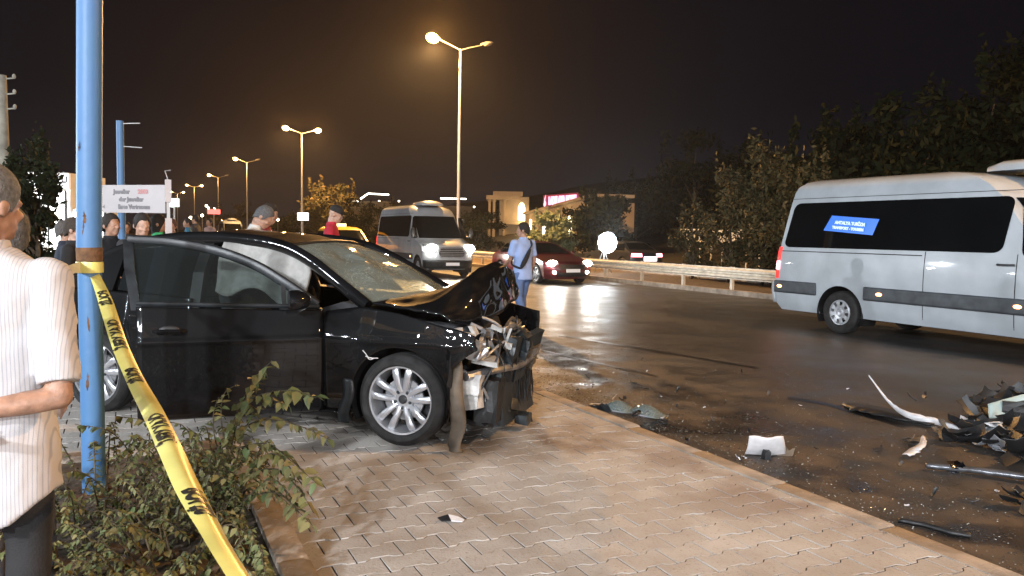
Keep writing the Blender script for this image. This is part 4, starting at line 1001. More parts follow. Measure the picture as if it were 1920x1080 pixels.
# silver pipes, a cracked lamp bowl and torn sheet edges in the open engine bay
for pts, r_ in (([(.38, -.50, .84), (.47, -.44, .78), (.50, -.36, .66), (.55, -.30, .56)], .014), ([(.30, -.42, .88), (.42, -.30, .86), (.52, -.22, .78), (.55, -.16, .62)], .011), ([(.50, -.60, .60), (.55, -.48, .66), (.57, -.30, .70), (.56, -.12, .68)], .010), ([(.46, -.66, .50), (.52, -.60, .40), (.54, -.52, .28), (.52, -.46, .18)], .010)):
    b = MB(); b.tube(crom(pts, 6), r_, 8); b.build('pipe', K['alloy'], car)
b = MB(); b.lathe([(.0, .0), (.045, .012), (.068, .04), (.072, .07)], 18, 0, 'x', (.44, -.60, .72)); b.build('lamp_bowl', K['chrome'], car)
for k, (p0, p1, p2) in enumerate((((.50, -.70, .60), (.56, -.62, .66), (.54, -.50, .74)), ((.56, -.30, .74), (.60, -.12, .78), (.58, .06, .73)), ((.52, -.56, .30), (.57, -.44, .22), (.56, -.28, .25)), ((.58, -.20, .44), (.60, .0, .40), (.585, .2, .46)))):
    pp_ = crom([p0, p1, p2], 7); b = MB()
    b.grid(lambda u, v: pp_[int(round(u * (len(pp_) - 1)))] + Vector((.015 * math.sin(u * 17) * v, .01 * v, (.05 + .02 * math.sin(u * 23 + k)) * v)), len(pp_) - 1, 3); solid(b.build('torn_sheet', K[('alloy', 'steel', 'alloy', 'grey_plastic')[k]], car, 30), .003)
# ------------------------------------------------------------------ people
def skin_mat(name, col): return mat(name, col, .5, 0, .2, 26, bump=.12, bscale=150)
SK = {'tan': skin_mat('skin_tan', (.42, .23, .15)), 'fair': skin_mat('skin_fair', (.52, .31, .22)), 'brown': skin_mat('skin_brown', (.30, .16, .10))}
def cloth(name, col, var=.12): return mat(name, col, .88, 0, var, 6, bump=.25, bscale=160)
def remesh(o, vox, smooth_it=3, disp=0.0, dscale=.12):
    m_ = o.modifiers.new('skin', 'REMESH'); m_.mode = 'VOXEL'; m_.voxel_size = vox; m_.use_smooth_shade = True
    if smooth_it:
        s = o.modifiers.new('smooth', 'SMOOTH'); s.iterations = smooth_it; s.factor = .5
    if disp:
        tx = bpy.data.textures.new('folds', 'CLOUDS'); tx.noise_scale = dscale; tx.noise_depth = 2
        d = o.modifiers.new('folds', 'DISPLACE'); d.texture = tx; d.strength = disp; d.mid_level = .5; d.texture_coords = 'GLOBAL'
    return o
def ring_ell(c, rx, ry, n=18, p=2.4, tx=0.0):
    out = []
    for k in range(n):
        a = 2 * PI * k / n; ca, sa = math.cos(a), math.sin(a)
        out.append((c[0] + rx * math.copysign(abs(ca) ** (2 / p), ca), c[1] + ry * math.copysign(abs(sa) ** (2 / p), sa), c[2] + tx * ca))
    return out
def person(label, x, y, z, H, face, shirt, trousers, skin='tan', hair=(.02, .016, .013), hairstyle='short', pose='stand', vox=.016, shoes=(.03, .03, .03), sleeves='short', arms=None, turn=0.0, nod=0.0, legs=None, bulk=1.0, shirt_mat=None, group=None, lean=0.0, tail=False):
    """faces local +y; returns the root"""
    t = thing('person', label, 'person', (x, y, z), face, group); s = H / 1.75
    S = Matrix.Scale(s, 4)
    A = {'R': [(.185, 0, 1.42), (.225, -.02, 1.13), (.235, .06, .88)], 'L': [(-.185, 0, 1.42), (-.225, -.02, 1.13), (-.235, .06, .88)]}
    if arms: A.update(arms)
    L = {'R': [(.09, 0, .92), (.10, .02, .50), (.105, -.02, .09)], 'L': [(-.09, 0, .92), (-.10, .02, .50), (-.105, -.02, .09)]}
    if legs: L.update(legs)
    ln = Matrix.Translation((0, 0, .95)) @ Matrix.Rotation(-lean, 4, 'X') @ Matrix.Translation((0, 0, -.95))
    HM = ln @ Matrix.Translation((0, .015, 1.50)) @ Matrix.Rotation(turn, 4, 'Z') @ Matrix.Rotation(-nod, 4, 'X') @ Matrix.Translation((0, -.015, -1.50))
    b = MB(); b.X = S @ HM
    b.ell((0, .005, 1.655), (.076, .098, .098)); b.ell((0, .035, 1.585), (.062, .072, .082))
    b.ell((0, .075, 1.545), (.035, .032, .030)); b.ell((0, .108, 1.612), (.014, .022, .026)); b.ell((0, .092, 1.645), (.05, .022, .014))
    b.ell((.036, .088, 1.605), (.022, .018, .018)); b.ell((-.036, .088, 1.605), (.022, .018, .018)); b.ell((0, .104, 1.567), (.026, .012, .010))
    for sg in (-1, 1): b.ell((sg * .080, -.005, 1.620), (.012, .024, .034), 8, 6)
    b.X = S @ ln
    b.rtube([(0, -.012, 1.40), (0, -.004, 1.50), (0, .008, 1.57)], [.068, .056, .056])
    b.loft([ring_ell((0, 0, zz), rx * bulk, ry * bulk) for zz, rx, ry in ((.90, .12, .075), (1.15, .11, .07), (1.38, .13, .07), (1.43, .08, .06))])
    for sd in ('R', 'L'):
        P = [Vector(p) for p in A[sd]]; d = (P[2] - P[1]).normalized()
        b.rtube([P[0] * .9 + Vector((0, 0, P[0].z * .1 - .01)), P[0], P[0].lerp(P[1], .5), P[1]], [.045, .052, .046, .038]); b.rtube([P[1], P[1].lerp(P[2], .35), P[2]], [.038, .040, .027])
        u = Vector((1 if sd == 'R' else -1, 0, 0)); sdv = d.cross(u)
        if sdv.length < .2: sdv = d.cross(Vector((0, 1, 0)))
        sdv.normalize(); nn = sdv.cross(d).normalized()
        b.rtube([P[2], P[2] + d * .045, P[2] + d * .085], [.027, .037, .036], 10, 0, .55, nn)
        if vox <= .009:
            for k, (o_, ln_) in enumerate(((-.030, .066), (-.010, .078), (.010, .074), (.029, .058))):
                f0 = P[2] + d * .085 + sdv * o_; f1 = f0 + d * ln_ * .5 - nn * .008; f2 = f0 + d * ln_ * .9 - nn * .028
                b.rtube([f0 - d * .02, f0, f1, f2], [.0095, .0095, .009, .008], 8)
            f0 = P[2] + d * .03 + sdv * -.034; b.rtube([f0 + sdv * .015, f0 + d * .02 - sdv * .014, f0 + d * .05 - sdv * .020 - nn * .008], [.013, .011, .009], 8)
        else:
            for o_ in (-.026, -.009, .009, .026):
                f0 = P[2] + d * .085 + sdv * o_; b.rtube([f0 - d * .02, f0, f0 + d * .055 - nn * .015], [.011, .0105, .009], 6)
            f0 = P[2] + d * .03 - sdv * .034; b.rtube([f0 + sdv * .015, f0 + d * .045 - sdv * .018], [.013, .010], 6)
    b.X = S
    for sd in ('R', 'L'):
        P = [Vector(p) for p in L[sd]]
        b.rtube([Vector((P[0].x * .5, P[0].y, .95)), P[0], P[0].lerp(P[1], .5), P[1], P[1].lerp(P[2], .35), P[2]], [.07, .075, .066, .05, .05, .034])
    remesh(b.build('body', SK[skin], t, 60), min(vox, .011) if vox < .02 else vox, 2)
    # shirt: torso and sleeves as one cloth
    sm = shirt_mat if shirt_mat else cloth('shirt', shirt)
    b = MB(); b.X = S @ ln
    k = bulk
    b.loft([ring_ell((0, oy, zz), rx * k, ry * k, 22) for zz, rx, ry, oy in ((.80, .178, .128, 0), (.88, .176, .128, 0), (1.02, .164, .122, .005), (1.16, .172, .122, .005), (1.28, .186, .118, 0), (1.37, .196, .104, -.005), (1.425, .178, .086, -.008), (1.465, .115, .074, -.010), (1.492, .072, .066, -.008))])
    if tail: b.loft([[(px_ * 1.0, py_, lerp(pz_ - .26, pz_ - .10, abs(px_) / .2)) for px_, py_, pz_ in ring_ell((0, 0, .78), .186 * k, .136 * k, 22)], ring_ell((0, 0, .84), .182 * k, .132 * k, 22), ring_ell((0, 0, .93), .172 * k, .124 * k, 22)])
    for sd in ('R', 'L'):
        P = [Vector(p) for p in A[sd]]
        q = 1.0 if sleeves == 'long' else (.88 if tail else .78)
        e = P[0].lerp(P[1], q)
        b.rtube([Vector((P[0].x * .55, P[0].y, P[0].z - .03)), P[0] + Vector((0, 0, -.012))], [.075, .074]); b.tube([P[0] + Vector((0, 0, -.01)), P[0].lerp(P[1], .4 * q), e], [.072, .068, .066 if sleeves != 'long' else .052], 14)
        if sleeves == 'long': b.rtube([P[1], P[1].lerp(P[2], .4), P[1].lerp(P[2], .93)], [.052, .050, .040])
    remesh(b.build('shirt', sm, t, 60), vox, 3, .018 * (1 if vox < .02 else .5), .11)
    # collar
    b = MB(); b.X = S @ ln
    b.loft([ring_ell((0, -.008 + dy, zz), rx, ry, 18, 2.1) for zz, rx, ry, dy in ((1.470, .084, .078, 0), (1.515, .070, .068, .006), (1.517, .063, .061, .006), (1.480, .06, .058, 0))], cap=False); b.build('collar', sm, t)
    tm = cloth('trousers', trousers)
    b = MB(); b.X = S
    b.loft([ring_ell((0, 0, zz), rx * bulk, ry * bulk, 18) for zz, rx, ry in ((1.0, .150, .112), (.92, .168, .122), (.84, .172, .120), (.78, .16, .10))])
    for sd in ('R', 'L'):
        P = [Vector(p) for p in L[sd]]; b.tube([P[0] + Vector((0, 0, -.02)), P[0].lerp(P[1], .5), P[1], P[1].lerp(P[2], .6), P[2] + Vector((0, 0, -.03))], [.098, .088, .072, .066, .070], 14)
    remesh(b.build('trousers', tm, t, 60), max(vox, .014), 3, .012, .09)
    sh_ = mat('shoe', shoes, .5, 0, .1, 8)
    for sd in ('R', 'L'):
        P = Vector(L[sd][2]); b = MB(); b.X = S
        b.loft([[(P.x + w * math.cos(a), P.y + yy, P.z - .09 + h * max(0, math.sin(a)) + .003) for a in [PI * 2 * j / 12 for j in range(12)]] for yy, w, h in ((-.075, .025, .05), (-.06, .036, .085), (.0, .040, .095), (.08, .046, .065), (.15, .042, .045), (.185, .02, .025))]); b.build('shoe', sh_, t, 50)
    # hair or cap
    hm = mat('hair', hair, .75, 0, .25, 70, bump=.55, bscale=160)
    b = MB(); b.X = S @ HM
    if hairstyle == 'cap':
        b.loft([ring_ell((0, .005, zz), rx, ry, 20, 2.0) for zz, rx, ry in ((1.665, .083, .105), (1.70, .082, .104), (1.745, .070, .088), (1.772, .040, .05), (1.778, .008, .01))])
        b.loft([[(w * math.cos(a), .095 + d * max(0, math.sin(a)), zz - .02 * (math.cos(a) ** 2)) for a in [2 * PI * j / 20 for j in range(20)]] for w, d, zz in ((.076, .075, 1.668), (.076, .078, 1.675))]); b.build('cap', hm, t, 40)
    else:
        n = 22; m = 14; vs = []; fs = []
        for j in range(m + 1):
            for i in range(n):
                a = 2 * PI * i / n; fr_ = math.sin(a)   # +y is the face
                fa = abs(math.atan2(math.cos(a), -math.sin(a)))   # 0 at the back of the head, pi at the face
                low = float(np.interp(fa, [0, .9, 1.35, 1.75, 2.0, 2.25, 2.6, PI], [1.55, 1.575, 1.61, 1.60, 1.625, 1.685, 1.705, 1.71])) if hairstyle != 'long' else lerp(1.40, 1.69, max(0, fr_) ** .7)
                low += .012 * noise.noise(Vector((math.cos(a) * 4, math.sin(a) * 4, H * 9)))
                zt = lerp(1.772, low, (j / m)); zz = (zt - 1.655) / .117
                r_ = math.sqrt(max(0.0, 1 - min(1, max(0, zz)) ** 2)) if zz > 0 else 1.0 - .16 * (-zz)
                g_ = 1 + .02 * noise.noise(Vector((math.cos(a) * 5, math.sin(a) * 5, zt * 40)))
                vs.append((.0845 * r_ * math.cos(a) * g_, (.107 * r_ * math.sin(a) - .002) * g_, zt))
        for j in range(m):
            for i in range(n):
                a, c = j * n + i, j * n + (i + 1) % n; fs.append((a, c, c + n, a + n))
        b.add(vs, fs); solid(b.build('hair', hm, t, 60), .008, 0)
    return t

# striped shirt of the person in front
def stripe_mat():
    m_ = bpy.data.materials.new('striped_shirt'); m_.use_nodes = True; t = m_.node_tree; p = t.nodes['Principled BSDF']
    co = t.nodes.new('ShaderNodeTexCoord'); wv = t.nodes.new('ShaderNodeTexWave'); wv.wave_type = 'BANDS'; wv.bands_direction = 'X'; wv.inputs['Scale'].default_value = 33; wv.inputs['Distortion'].default_value = .25; wv.inputs['Detail'].default_value = 1
    t.links.new(co.outputs['Object'], wv.inputs['Vector'])
    f = ramp(t, wv.outputs['Fac'], .72, .95)
    n = t.nodes.new('ShaderNodeTexNoise'); n.inputs['Scale'].default_value = 300; t.links.new(co.outputs['Object'], n.inputs['Vector'])
    c = mixc(t, f, (.52, .49, .485), (.36, .355, .38)); c = mixc(t, ramp(t, n.outputs['Fac'], .4, .9, 0, .25), c, (.55, .54, .54))
    t.links.new(c, p.inputs['Base Color']); p.inputs['Roughness'].default_value = .85
    bp = t.nodes.new('ShaderNodeBump'); bp.inputs['Strength'].default_value = .2; bp.inputs['Distance'].default_value = .004; t.links.new(n.outputs['Fac'], bp.inputs['Height']); t.links.new(bp.outputs[0], p.inputs['Normal'])
    return m_
pm = at(-24, 600, 2.38)
front = person('grey-haired person seen from behind in a white striped short-sleeved shirt beside the blue pole', pm.x, pm.y, PZ + .02, 1.635, R(-18), (.7, .68, .66), (.018, .017, .018), 'tan', (.15, .148, .145), 'short', vox=.0085,
    arms={'R': [(.195, -.01, 1.40), (.255, -.09, 1.01), (.02, -.20, .985)], 'L': [(-.19, 0, 1.42), (-.25, -.08, 1.12), (-.06, -.21, .98)]}, turn=R(-24), nod=R(6), shirt_mat=stripe_mat(), bulk=1.12, tail=True)
def place(px, py, d, zg, **k):
    """head top seen at (px, py) at distance d: ground spot and height"""
    q = at(px, py, d); return q.x, q.y, zg, q.z - zg
def P_(label, px, py, d, face, shirt, trousers, zg=PZ, **k):
    x, y, z, H = place(px, py, d, zg); return person(label, x, y, z, H, face, shirt, trousers, **k)
P_('person in a pale top, hidden behind the striped shirt except one shoulder', 12, 392, 3.1, R(20), (.72, .66, .60), (.05, .05, .06), skin='fair', hair=(.10, .095, .09))
P_('person in a black jacket standing just left of the blue pole', 138, 411, 7.6, R(-105), (.014, .014, .016), (.02, .02, .025), skin='fair', hair=(.05, .035, .025), sleeves='long')
P_('person in a dark blue jacket with grey hair, half hidden left of the black jacket', 121, 416, 8.4, R(-80), (.02, .028, .05), (.02, .02, .025), skin='fair', hair=(.12, .11, .105), sleeves='long')
P_('person in a dark jacket facing right between the blue pole and the open car door', 207, 403, 8.0, R(-140), (.012, .012, .014), (.02, .02, .022), hair=(.02, .015, .012), sleeves='long', bulk=1.1)
P_('person with short black hair looking down under the white sign', 264, 402, 7.9, R(-165), (.03, .03, .034), (.03, .03, .04), skin='fair', nod=R(14))
P_('small head of a distant person beside the thin blue pole', 236, 417, 14, R(180), (.05, .05, .06), (.03, .03, .04))
P_('person in a bright green top with long black hair beside the sign post', 296, 404, 10.5, R(-95), (.05, .42, .17), (.03, .03, .05), hairstyle='long', hair=(.012, .01, .01))
P_('grey-haired person in a white shirt with a dark strap, behind the black car roof', 464, 382, 9.2, R(-112), (.55, .55, .53), (.06, .06, .07), skin='tan', hair=(.11, .11, .112), nod=R(28), lean=R(10))
P_('person in a dark red shirt next to the grey-haired person', 496, 383, 10.2, R(-108), (.20, .012, .025), (.03, .03, .04), skin='tan', nod=R(20))
P_('person in a red shirt and black cap, head bowed over the wreck', 622, 386, 12.2, R(-112), (.46, .02, .045), (.03, .03, .04), skin='fair', hair=(.015, .015, .016), hairstyle='cap', nod=R(22))
P_('distant person in a teal top right of the green sign', 352, 410, 21, R(90), (.03, .16, .26), (.03, .03, .04))
P_('distant person in a dark top walking on the pavement', 366, 404, 24, R(60), (.05, .045, .05), (.03, .03, .04))
P_('distant person in a pale pink top in front of the headlights', 393, 410, 26, R(120), (.5, .35, .32), (.2, .2, .25))
P_('distant person with reddish hair behind the sign post', 322, 412, 13, R(150), (.06, .04, .04), (.03, .03, .04), hair=(.10, .04, .03))
w = gnd(978, 612, 0.0)
walker = person('person in light blue shirt and jeans walking on the road, black bag on back', w.x, w.y, 0.0, 1.80, R(12), (.30, .42, .72), (.10, .17, .36), 'tan', (.015, .013, .012), 'short', vox=.012, sleeves='short', turn=R(40),
    arms={'L': [(-.185, 0, 1.42), (-.235, .06, 1.14), (-.20, .26, 1.02)], 'R': [(.185, 0, 1.42), (.235, -.02, 1.13), (.23, .08, .90)]}, legs={'R': [(.09, 0, .92), (.10, .12, .50), (.10, .10, .09)], 'L': [(-.09, 0, .92), (-.10, -.02, .50), (-.10, -.22, .11)]})
b = MB(); b.loft([[(x + w_ * math.cos(a) * .8, -.155 + .035 * math.sin(a), z + w_ * .35 * math.cos(a)) for a in [2 * PI * j / 14 for j in range(14)]] for x, z, w_ in ((-.13, 1.02, .03), (-.115, 1.06, .085), (-.06, 1.16, .085), (0, 1.27, .05), (.02, 1.31, .02))])
bag = b.build('shoulder_bag', cloth('bag_black', (.012, .012, .015)), None, 50); tag(bag, 'black sling bag worn across the back of the blue shirt', 'bag')
bag.location = (w.x, w.y, 0); bag.rotation_euler = (0, 0, R(12)); bag.scale = (1.03,) * 3
b = MB(); st_ = crom([(.02, -.15, 1.31), (.08, -.13, 1.40), (.11, -.02, 1.47), (.07, .09, 1.42), (-.08, .135, 1.2), (-.185, .06, 1.06), (-.16, -.11, 1.0), (-.12, -.155, 1.02)], 5)
b.tube(st_, .018, 6, 0, True, .3); b.build('strap', cloth('strap_black', (.012, .012, .014)), bag, 40)
# ------------------------------------------------------------------ poles, tape and signs
K['blue_pole'] = mat('blue_pole', (.055, .15, .29), .5, 0, .18, 5, bump=.12, bscale=18, col2=(.06, .155, .33))
K['rust'] = mat('rust', (.16, .075, .03), .85, 0, .35, 16, bump=.4)
K['white_board'] = mat('white_board', (.46, .43, .43), .6, 0, .05, 3)
K['tape_yellow'] = mat('tape_yellow', (.74, .68, .20), .32, 0, .10, 5, spec=.5)
K['tape_ink'] = mat('tape_ink', (.02, .018, .014), .4, 0, .1, 5)
K['concrete'] = mat('concrete_pole', (.34, .33, .28), .85, 0, .2, 4, bump=.2)
PB = Vector((-.165, 4.765, PZ))
bp_ = thing('blue_pole', 'tall blue painted pole with a rusty joint and yellow tape tied round it', 'pole', PB)
b = MB(); b.tube([(0, 0, 0), (0, 0, .45), (0, 0, 1.30)], .059, 28); b.build('lower_tube', K['blue_pole'], bp_, 50)
b = MB(); b.tube([(-.001, 0, 1.365), (.10, -.02, 6.5)], .0625, 28); b.build('upper_tube', K['blue_pole'], bp_, 50)
b = MB(); b.lathe([(.0595, 1.295), (.064, 1.30), (.0645, 1.34), (.066, 1.365), (.0625, 1.372)], 28); b.build('rusty_joint', K['rust'], bp_, 40)
b = MB(); b.box((0, 0, .017), (.22, .22, .022)); b.build('base_plate', K['rust'], bp_, 0)
b = MB()
for z0, a0, ln_, wd_, lean in ((1.44, -118, .13, .006, .22), (1.50, -104, .07, .010, -.1), (1.62, -70, .05, .007, .3), (1.88, -128, .06, .005, .1), (.92, -95, .09, .008, -.15), (1.15, -60, .05, .010, .2), (2.25, -80, .04, .006, .1), (.60, -110, .10, .012, .05)):
    P = [(R(a0) + lean * t_ + .05 * noise.noise(Vector((t_ * 5, z0, 1))), z0 + ln_ * t_, wd_ * (.4 + abs(noise.noise(Vector((t_ * 7, z0 * 3, 4)))) * 1.6) * math.sin(PI * min(1, t_ + .08))) for t_ in [q_ / 9 for q_ in range(10)]]
    rr_ = .0632 if z0 > 1.3 else .0598
    for (a1, z1, w1), (a2, z2, w2) in zip(P[:-1], P[1:]):
        b.add([(rr_ * math.cos(a1 - w1 / .06), rr_ * math.sin(a1 - w1 / .06), z1), (rr_ * math.cos(a1 + w1 / .06), rr_ * math.sin(a1 + w1 / .06), z1), (rr_ * math.cos(a2 + w2 / .06), rr_ * math.sin(a2 + w2 / .06), z2), (rr_ * math.cos(a2 - w2 / .06), rr_ * math.sin(a2 - w2 / .06), z2)], [(0, 1, 2, 3)])
b.build('rust_streaks', K['rust'], bp_, 0, recalc=False)['kind'] = 'stuff'
q = at(226, 300, 11.2)
p2 = thing('blue_pole', 'thinner blue pole with a short side arm rising behind the white sign', 'pole', (q.x, q.y, PZ))
b = MB(); b.tube([(0, 0, 0), (0, 0, 3.02)], [.055, .050], 16); b.build('tube', K['blue_pole'], p2)
b = MB(); b.bar((0, 0, 2.98), (.26, -.14, 2.99), .012, .012); b.bar((0, 0, 2.66), (.28, -.15, 2.64), .012, .012); b.build('arm', K['pole_grey'], p2, 0)
q = at(5, 300, 18)
p3 = thing('utility_pole', 'pale concrete utility pole with small insulators at the far left', 'pole', (q.x, q.y, PZ))
b = MB(); b.tube([(0, 0, 0), (0, 0, 4.95)], [.17, .125], 14); b.build('shaft', K['concrete'], p3)
for z in (4.87, 4.52, 4.18):
    b = MB(); b.bar((.08, -.03, z), (.30, -.14, z + .02), .03, .03); b.ell((.28, -.13, z + .06), (.04, .04, .06)); b.build('insulator', K['concrete'], p3)

# caution tape: from the pole down past the viewer, and a white run to the left
rd = [(172, 503, 4.24, 0), (196, 560, 3.92, 10), (222, 640, 3.50, 18), (250, 705, 3.14, 22), (287, 775, 2.70, 8), (318, 840, 2.32, 18), (352, 915, 2.0, 30), (398, 1000, 1.72, 52), (446, 1080, 1.50, 60), (520, 1190, 1.28, 62)]
ctr = crom([at(px, py, d) for px, py, d, _ in rd], 12)
tws = [float(np.interp(i / (len(ctr) - 1) * (len(rd) - 1), range(len(rd)), [r_[3] for r_ in rd])) for i in range(len(ctr))]
TW = .068
Ls = [0.0]
for a, c in zip(ctr[:-1], ctr[1:]): Ls.append(Ls[-1] + (c - a).length)
def tape_pt(s, w, off=0.0):
    """s metres along the tape, w -1..1 across"""
    i = min(max(int(np.searchsorted(Ls, s)) - 1, 0), len(ctr) - 2); f = (s - Ls[i]) / max(1e-9, Ls[i + 1] - Ls[i])
    p = ctr[i].lerp(ctr[i + 1], f); d = (ctr[i + 1] - ctr[i]).normalized(); tw = R(lerp(tws[i], tws[i + 1], f))
    view = (p - CAM).normalized(); s0 = d.cross(view).normalized(); n0 = s0.cross(d).normalized()
    wd = s0 * math.cos(tw) + n0 * math.sin(tw); nn = wd.cross(d).normalized()
    if nn.dot(view) > 0: nn = -nn
    k = .25 + .75 * min(1, s / .9)
    bow = math.cos(w * PI / 2) * .016 * min(1, s / .8)
    return p + wd * (w * TW / 2 * (.62 + .38 * min(1, s / .5))) + nn * (bow + off)
tape = thing('caution_tape', 'yellow caution tape with black lettering stretched from the blue pole towards the viewer', 'tape', PB)
LT = Ls[-1]
def unparent_shift(o, root):
    o.data.transform(Matrix.Translation(-Vector(root.location))); o.parent = root; return o
b = MB(); b.grid(lambda u, v: tape_pt(u * LT * .999, 2 * v - 1), 150, 10); unparent_shift(b.build('ribbon', K['tape_yellow'], None, 60, recalc=False), tape)
def tape_text(txt, s0, size, wc, xs=1.0):
    o = text_obj('lettering', txt, size, K['tape_ink'], None, Matrix.Identity(4), 'LEFT', 0.0, 1.0, xs, .0035)
    me = o.data; bm = bmesh.new(); bm.from_mesh(me)
    bmesh.ops.subdivide_edges(bm, edges=[e for e in bm.edges if e.calc_length() > .02], cuts=2); bm.to_mesh(me); bm.free()
    for v in me.vertices:
        x, y = v.co.x, v.co.y; v.co = tape_pt(min(max(s0 + x, 0), LT * .995), max(-1, min(1, wc - y / (TW / 2))), .0022)
    unparent_shift(o, tape)
for txt, s0 in (('POLİS', .34), ('OLAY YERİ', .74), ('POLİS', 1.36), ('OLAY YERİ', 2.02), ('POLİS', 2.82)): tape_text(txt, s0, .066, .08, 1.10)
b = MB(); b.lathe([(.0665, 1.235), (.068, 1.25), (.0675, 1.285), (.066, 1.295)], 24); o = b.build('wrapped_loop', K['tape_yellow'], tape, 60)
tl = crom([PB + Vector((-.04, -.045, 1.265)), at(140, 503, 4.0), at(115, 512, 3.7), at(96, 505, 3.4), at(40, 520, 3.0), at(-60, 560, 2.9)], 8)
b = MB(); b.grid(lambda u, v: tl[int(round(u * (len(tl) - 1)))] + Vector((0, 0, (v - .5) * lerp(.075, .05, math.sin(u * 6) * .5 + .5))) + Vector((0, .02 * math.sin(u * 9), 0)) * v, len(tl) - 1, 4)
unparent_shift(b.build('white_ribbon', mat('tape_white', (.7, .67, .6), .4, 0, .08, 6), None, 60, recalc=False), tape)

def board(name, label, cat, corners, th, mat_, depthdir=None):
    """flat board from its top-left, top-right, bottom-right, bottom-left world corners; root at the base"""
    c = sum(corners, Vector()) / 4
    t = thing(name, label, cat, (c.x, c.y, PZ))
    L = [p - Vector(t.location) for p in corners]; x = (L[1] - L[0]).normalized(); n = x.cross(Vector((0, 0, 1))).normalized()
    b = MB(); b.prism(L, (0, 0, 0), -n * th); b.build('panel', mat_, t, 0)
    return t, L, x, n
tlc, trc, brc, blc = at(166, 346, 9.3), at(309, 347.5, 9.0), at(309, 398.5, 9.0), at(166, 399, 9.3)
tlc.z = trc.z = (tlc.z + trc.z) / 2; brc.z = blc.z = (brc.z + blc.z) / 2; brc.xy = trc.xy; blc.xy = tlc.xy
sg_, L, x_, n_ = board('shop_sign', 'white roadside sign with three lines of German lettering on white posts', 'sign', [tlc, trc, brc, blc], .04, K['white_board'])
mid = (L[0] + L[1] + L[2] + L[3]) / 4; hgt = L[0].z - L[3].z; wdt = (L[1] - L[0]).length
fm = lambda fx, fz: frame_mtx(L[0].lerp(L[1], fx) + Vector((0, 0, -hgt * fz)) + n_ * .004, x_, (0, 0, 1))
K['sign_ink'] = mat('sign_ink', (.22, .21, .22), .7, 0, .1, 4); K['sign_red'] = mat('sign_red', (.55, .28, .27), .7, 0, .1, 4)
fs_ = hgt * .215
def stext(txt, fx, fz, m_, xs=1.0): text_obj('lettering', txt, fs_, m_, sg_, fm(fx, fz), 'CENTER', .002, 1.0, xs, .004)
stext('Juwelier', .44, .245, K['sign_ink']); stext('2000', .72, .245, K['sign_red']); stext('der Juwelier', .565, .52, K['sign_ink']); stext('Ihres Vertrauens', .60, .79, K['sign_ink'], .95)
b = MB(); c_ = L[0].lerp(L[1], .205) + Vector((0, 0, -hgt * .79)) + n_ * .006; u_ = hgt * .08
b.add([c_ - x_ * u_, c_ + x_ * u_ * .6 + Vector((0, 0, u_ * .8)), c_ + x_ * u_ * .25, c_ + x_ * u_ * .6 - Vector((0, 0, u_ * .8))], [(0, 3, 2, 1)]); b.build('arrow', K['sign_ink'], sg_, 0, recalc=False)
b = MB(); P0 = L[1] + x_ * .045; b.bar((P0.x, P0.y, 0), (P0.x, P0.y, L[3].z - .06), .07, .07); b.bar((P0.x, P0.y, L[1].z - .2), (P0.x, P0.y, L[1].z + .06), .065, .065); b.build('post', K['white_board'], sg_, 0)
b = MB(); b.bar((P0.x, P0.y, L[3].z - .06), (P0.x, P0.y, L[1].z - .2), .035, .035); b.build('post_core', K['pole_grey'], sg_, 0)
b = MB(); P1 = L[0] + x_ * .05; b.bar((P1.x, P1.y, 0) + n_ * -.07 if False else (P1.x - n_.x * .07, P1.y - n_.y * .07, 0), (P1.x - n_.x * .07, P1.y - n_.y * .07, L[0].z), .06, .06); b.build('post', K['white_board'], sg_, 0)
b = MB(); b.tube([P0 + Vector((0, 0, .06 + (L[1].z - P0.z))), P0 + Vector((-.03, 0, .16 + L[1].z - P0.z)), P0 + Vector((.03, 0, .17 + L[1].z - P0.z))], .007, 6); b.build('wire_stub', K['pole_grey'], sg_)

# green lit sign on its own thin post
q = at(327, 380, 20); gs = thing('pharmacy_sign', 'small green and white lit sign on a thin post right of the white sign', 'sign', (q.x, q.y, PZ))
b = MB(); b.box((0, 0, q.z - PZ), (.24, .06, .22), 0, Matrix.Rotation(R(-27), 4, 'Z')); b.build('panel', emit('sign_white_lit', (.8, 1, .85), .9), gs, 0)
b = MB(); b.box((.02, -.045, q.z - PZ + .03), (.15, .03, .09), 0, Matrix.Rotation(R(-27), 4, 'Z')); b.build('green_mark', emit('sign_green', (.05, .9, .3), 1.2), gs, 0)
b = MB(); b.ell((-.05, -.05, q.z - PZ - .07), (.07, .04, .045)); b.build('lamp', emit('sign_bulb', (.9, 1, .85), 6), gs)
b = MB(); b.tube([(0, 0.02, 0), (0, .02, q.z - PZ - .1)], .02, 8); b.build('post', K['pole_grey'], gs)
# lit white advertising box on the second lamp
q = onx(568, 406, 16.0); ad = thing('advert_box', 'small white lit advertising box under the second tallest street lamp', 'sign', (q.x, q.y, 0.1))
b = MB(); b.box((0, 0, q.z - .1), (1.05, .2, .72)); b.build('lit_panel', emit('advert_white', (.95, .98, 1), 5), ad, 0); b = MB(); b.box((0, .02, q.z - .1), (1.15, .16, .82)); b.build('frame', K['pole_grey'], ad, 0)
b = MB(); b.tube([(0, .05, 0), (0, .05, q.z - .5)], .06, 8); b.build('post', K['pole_grey'], ad)
q = at(401, 397, 130); rs = thing('shop_sign', 'far pinkish red lit sign low above the distant traffic', 'sign', (q.x, q.y, 0))
b = MB(); b.box((0, 0, q.z), (2.0, .3, .8)); b.build('lit_panel', emit('far_sign', (1, .12, .12), 2.2), rs, 0); b = MB(); b.box((0, .1, q.z / 2), (.2, .2, q.z)); b.build('post', K['pole_grey'], rs, 0)

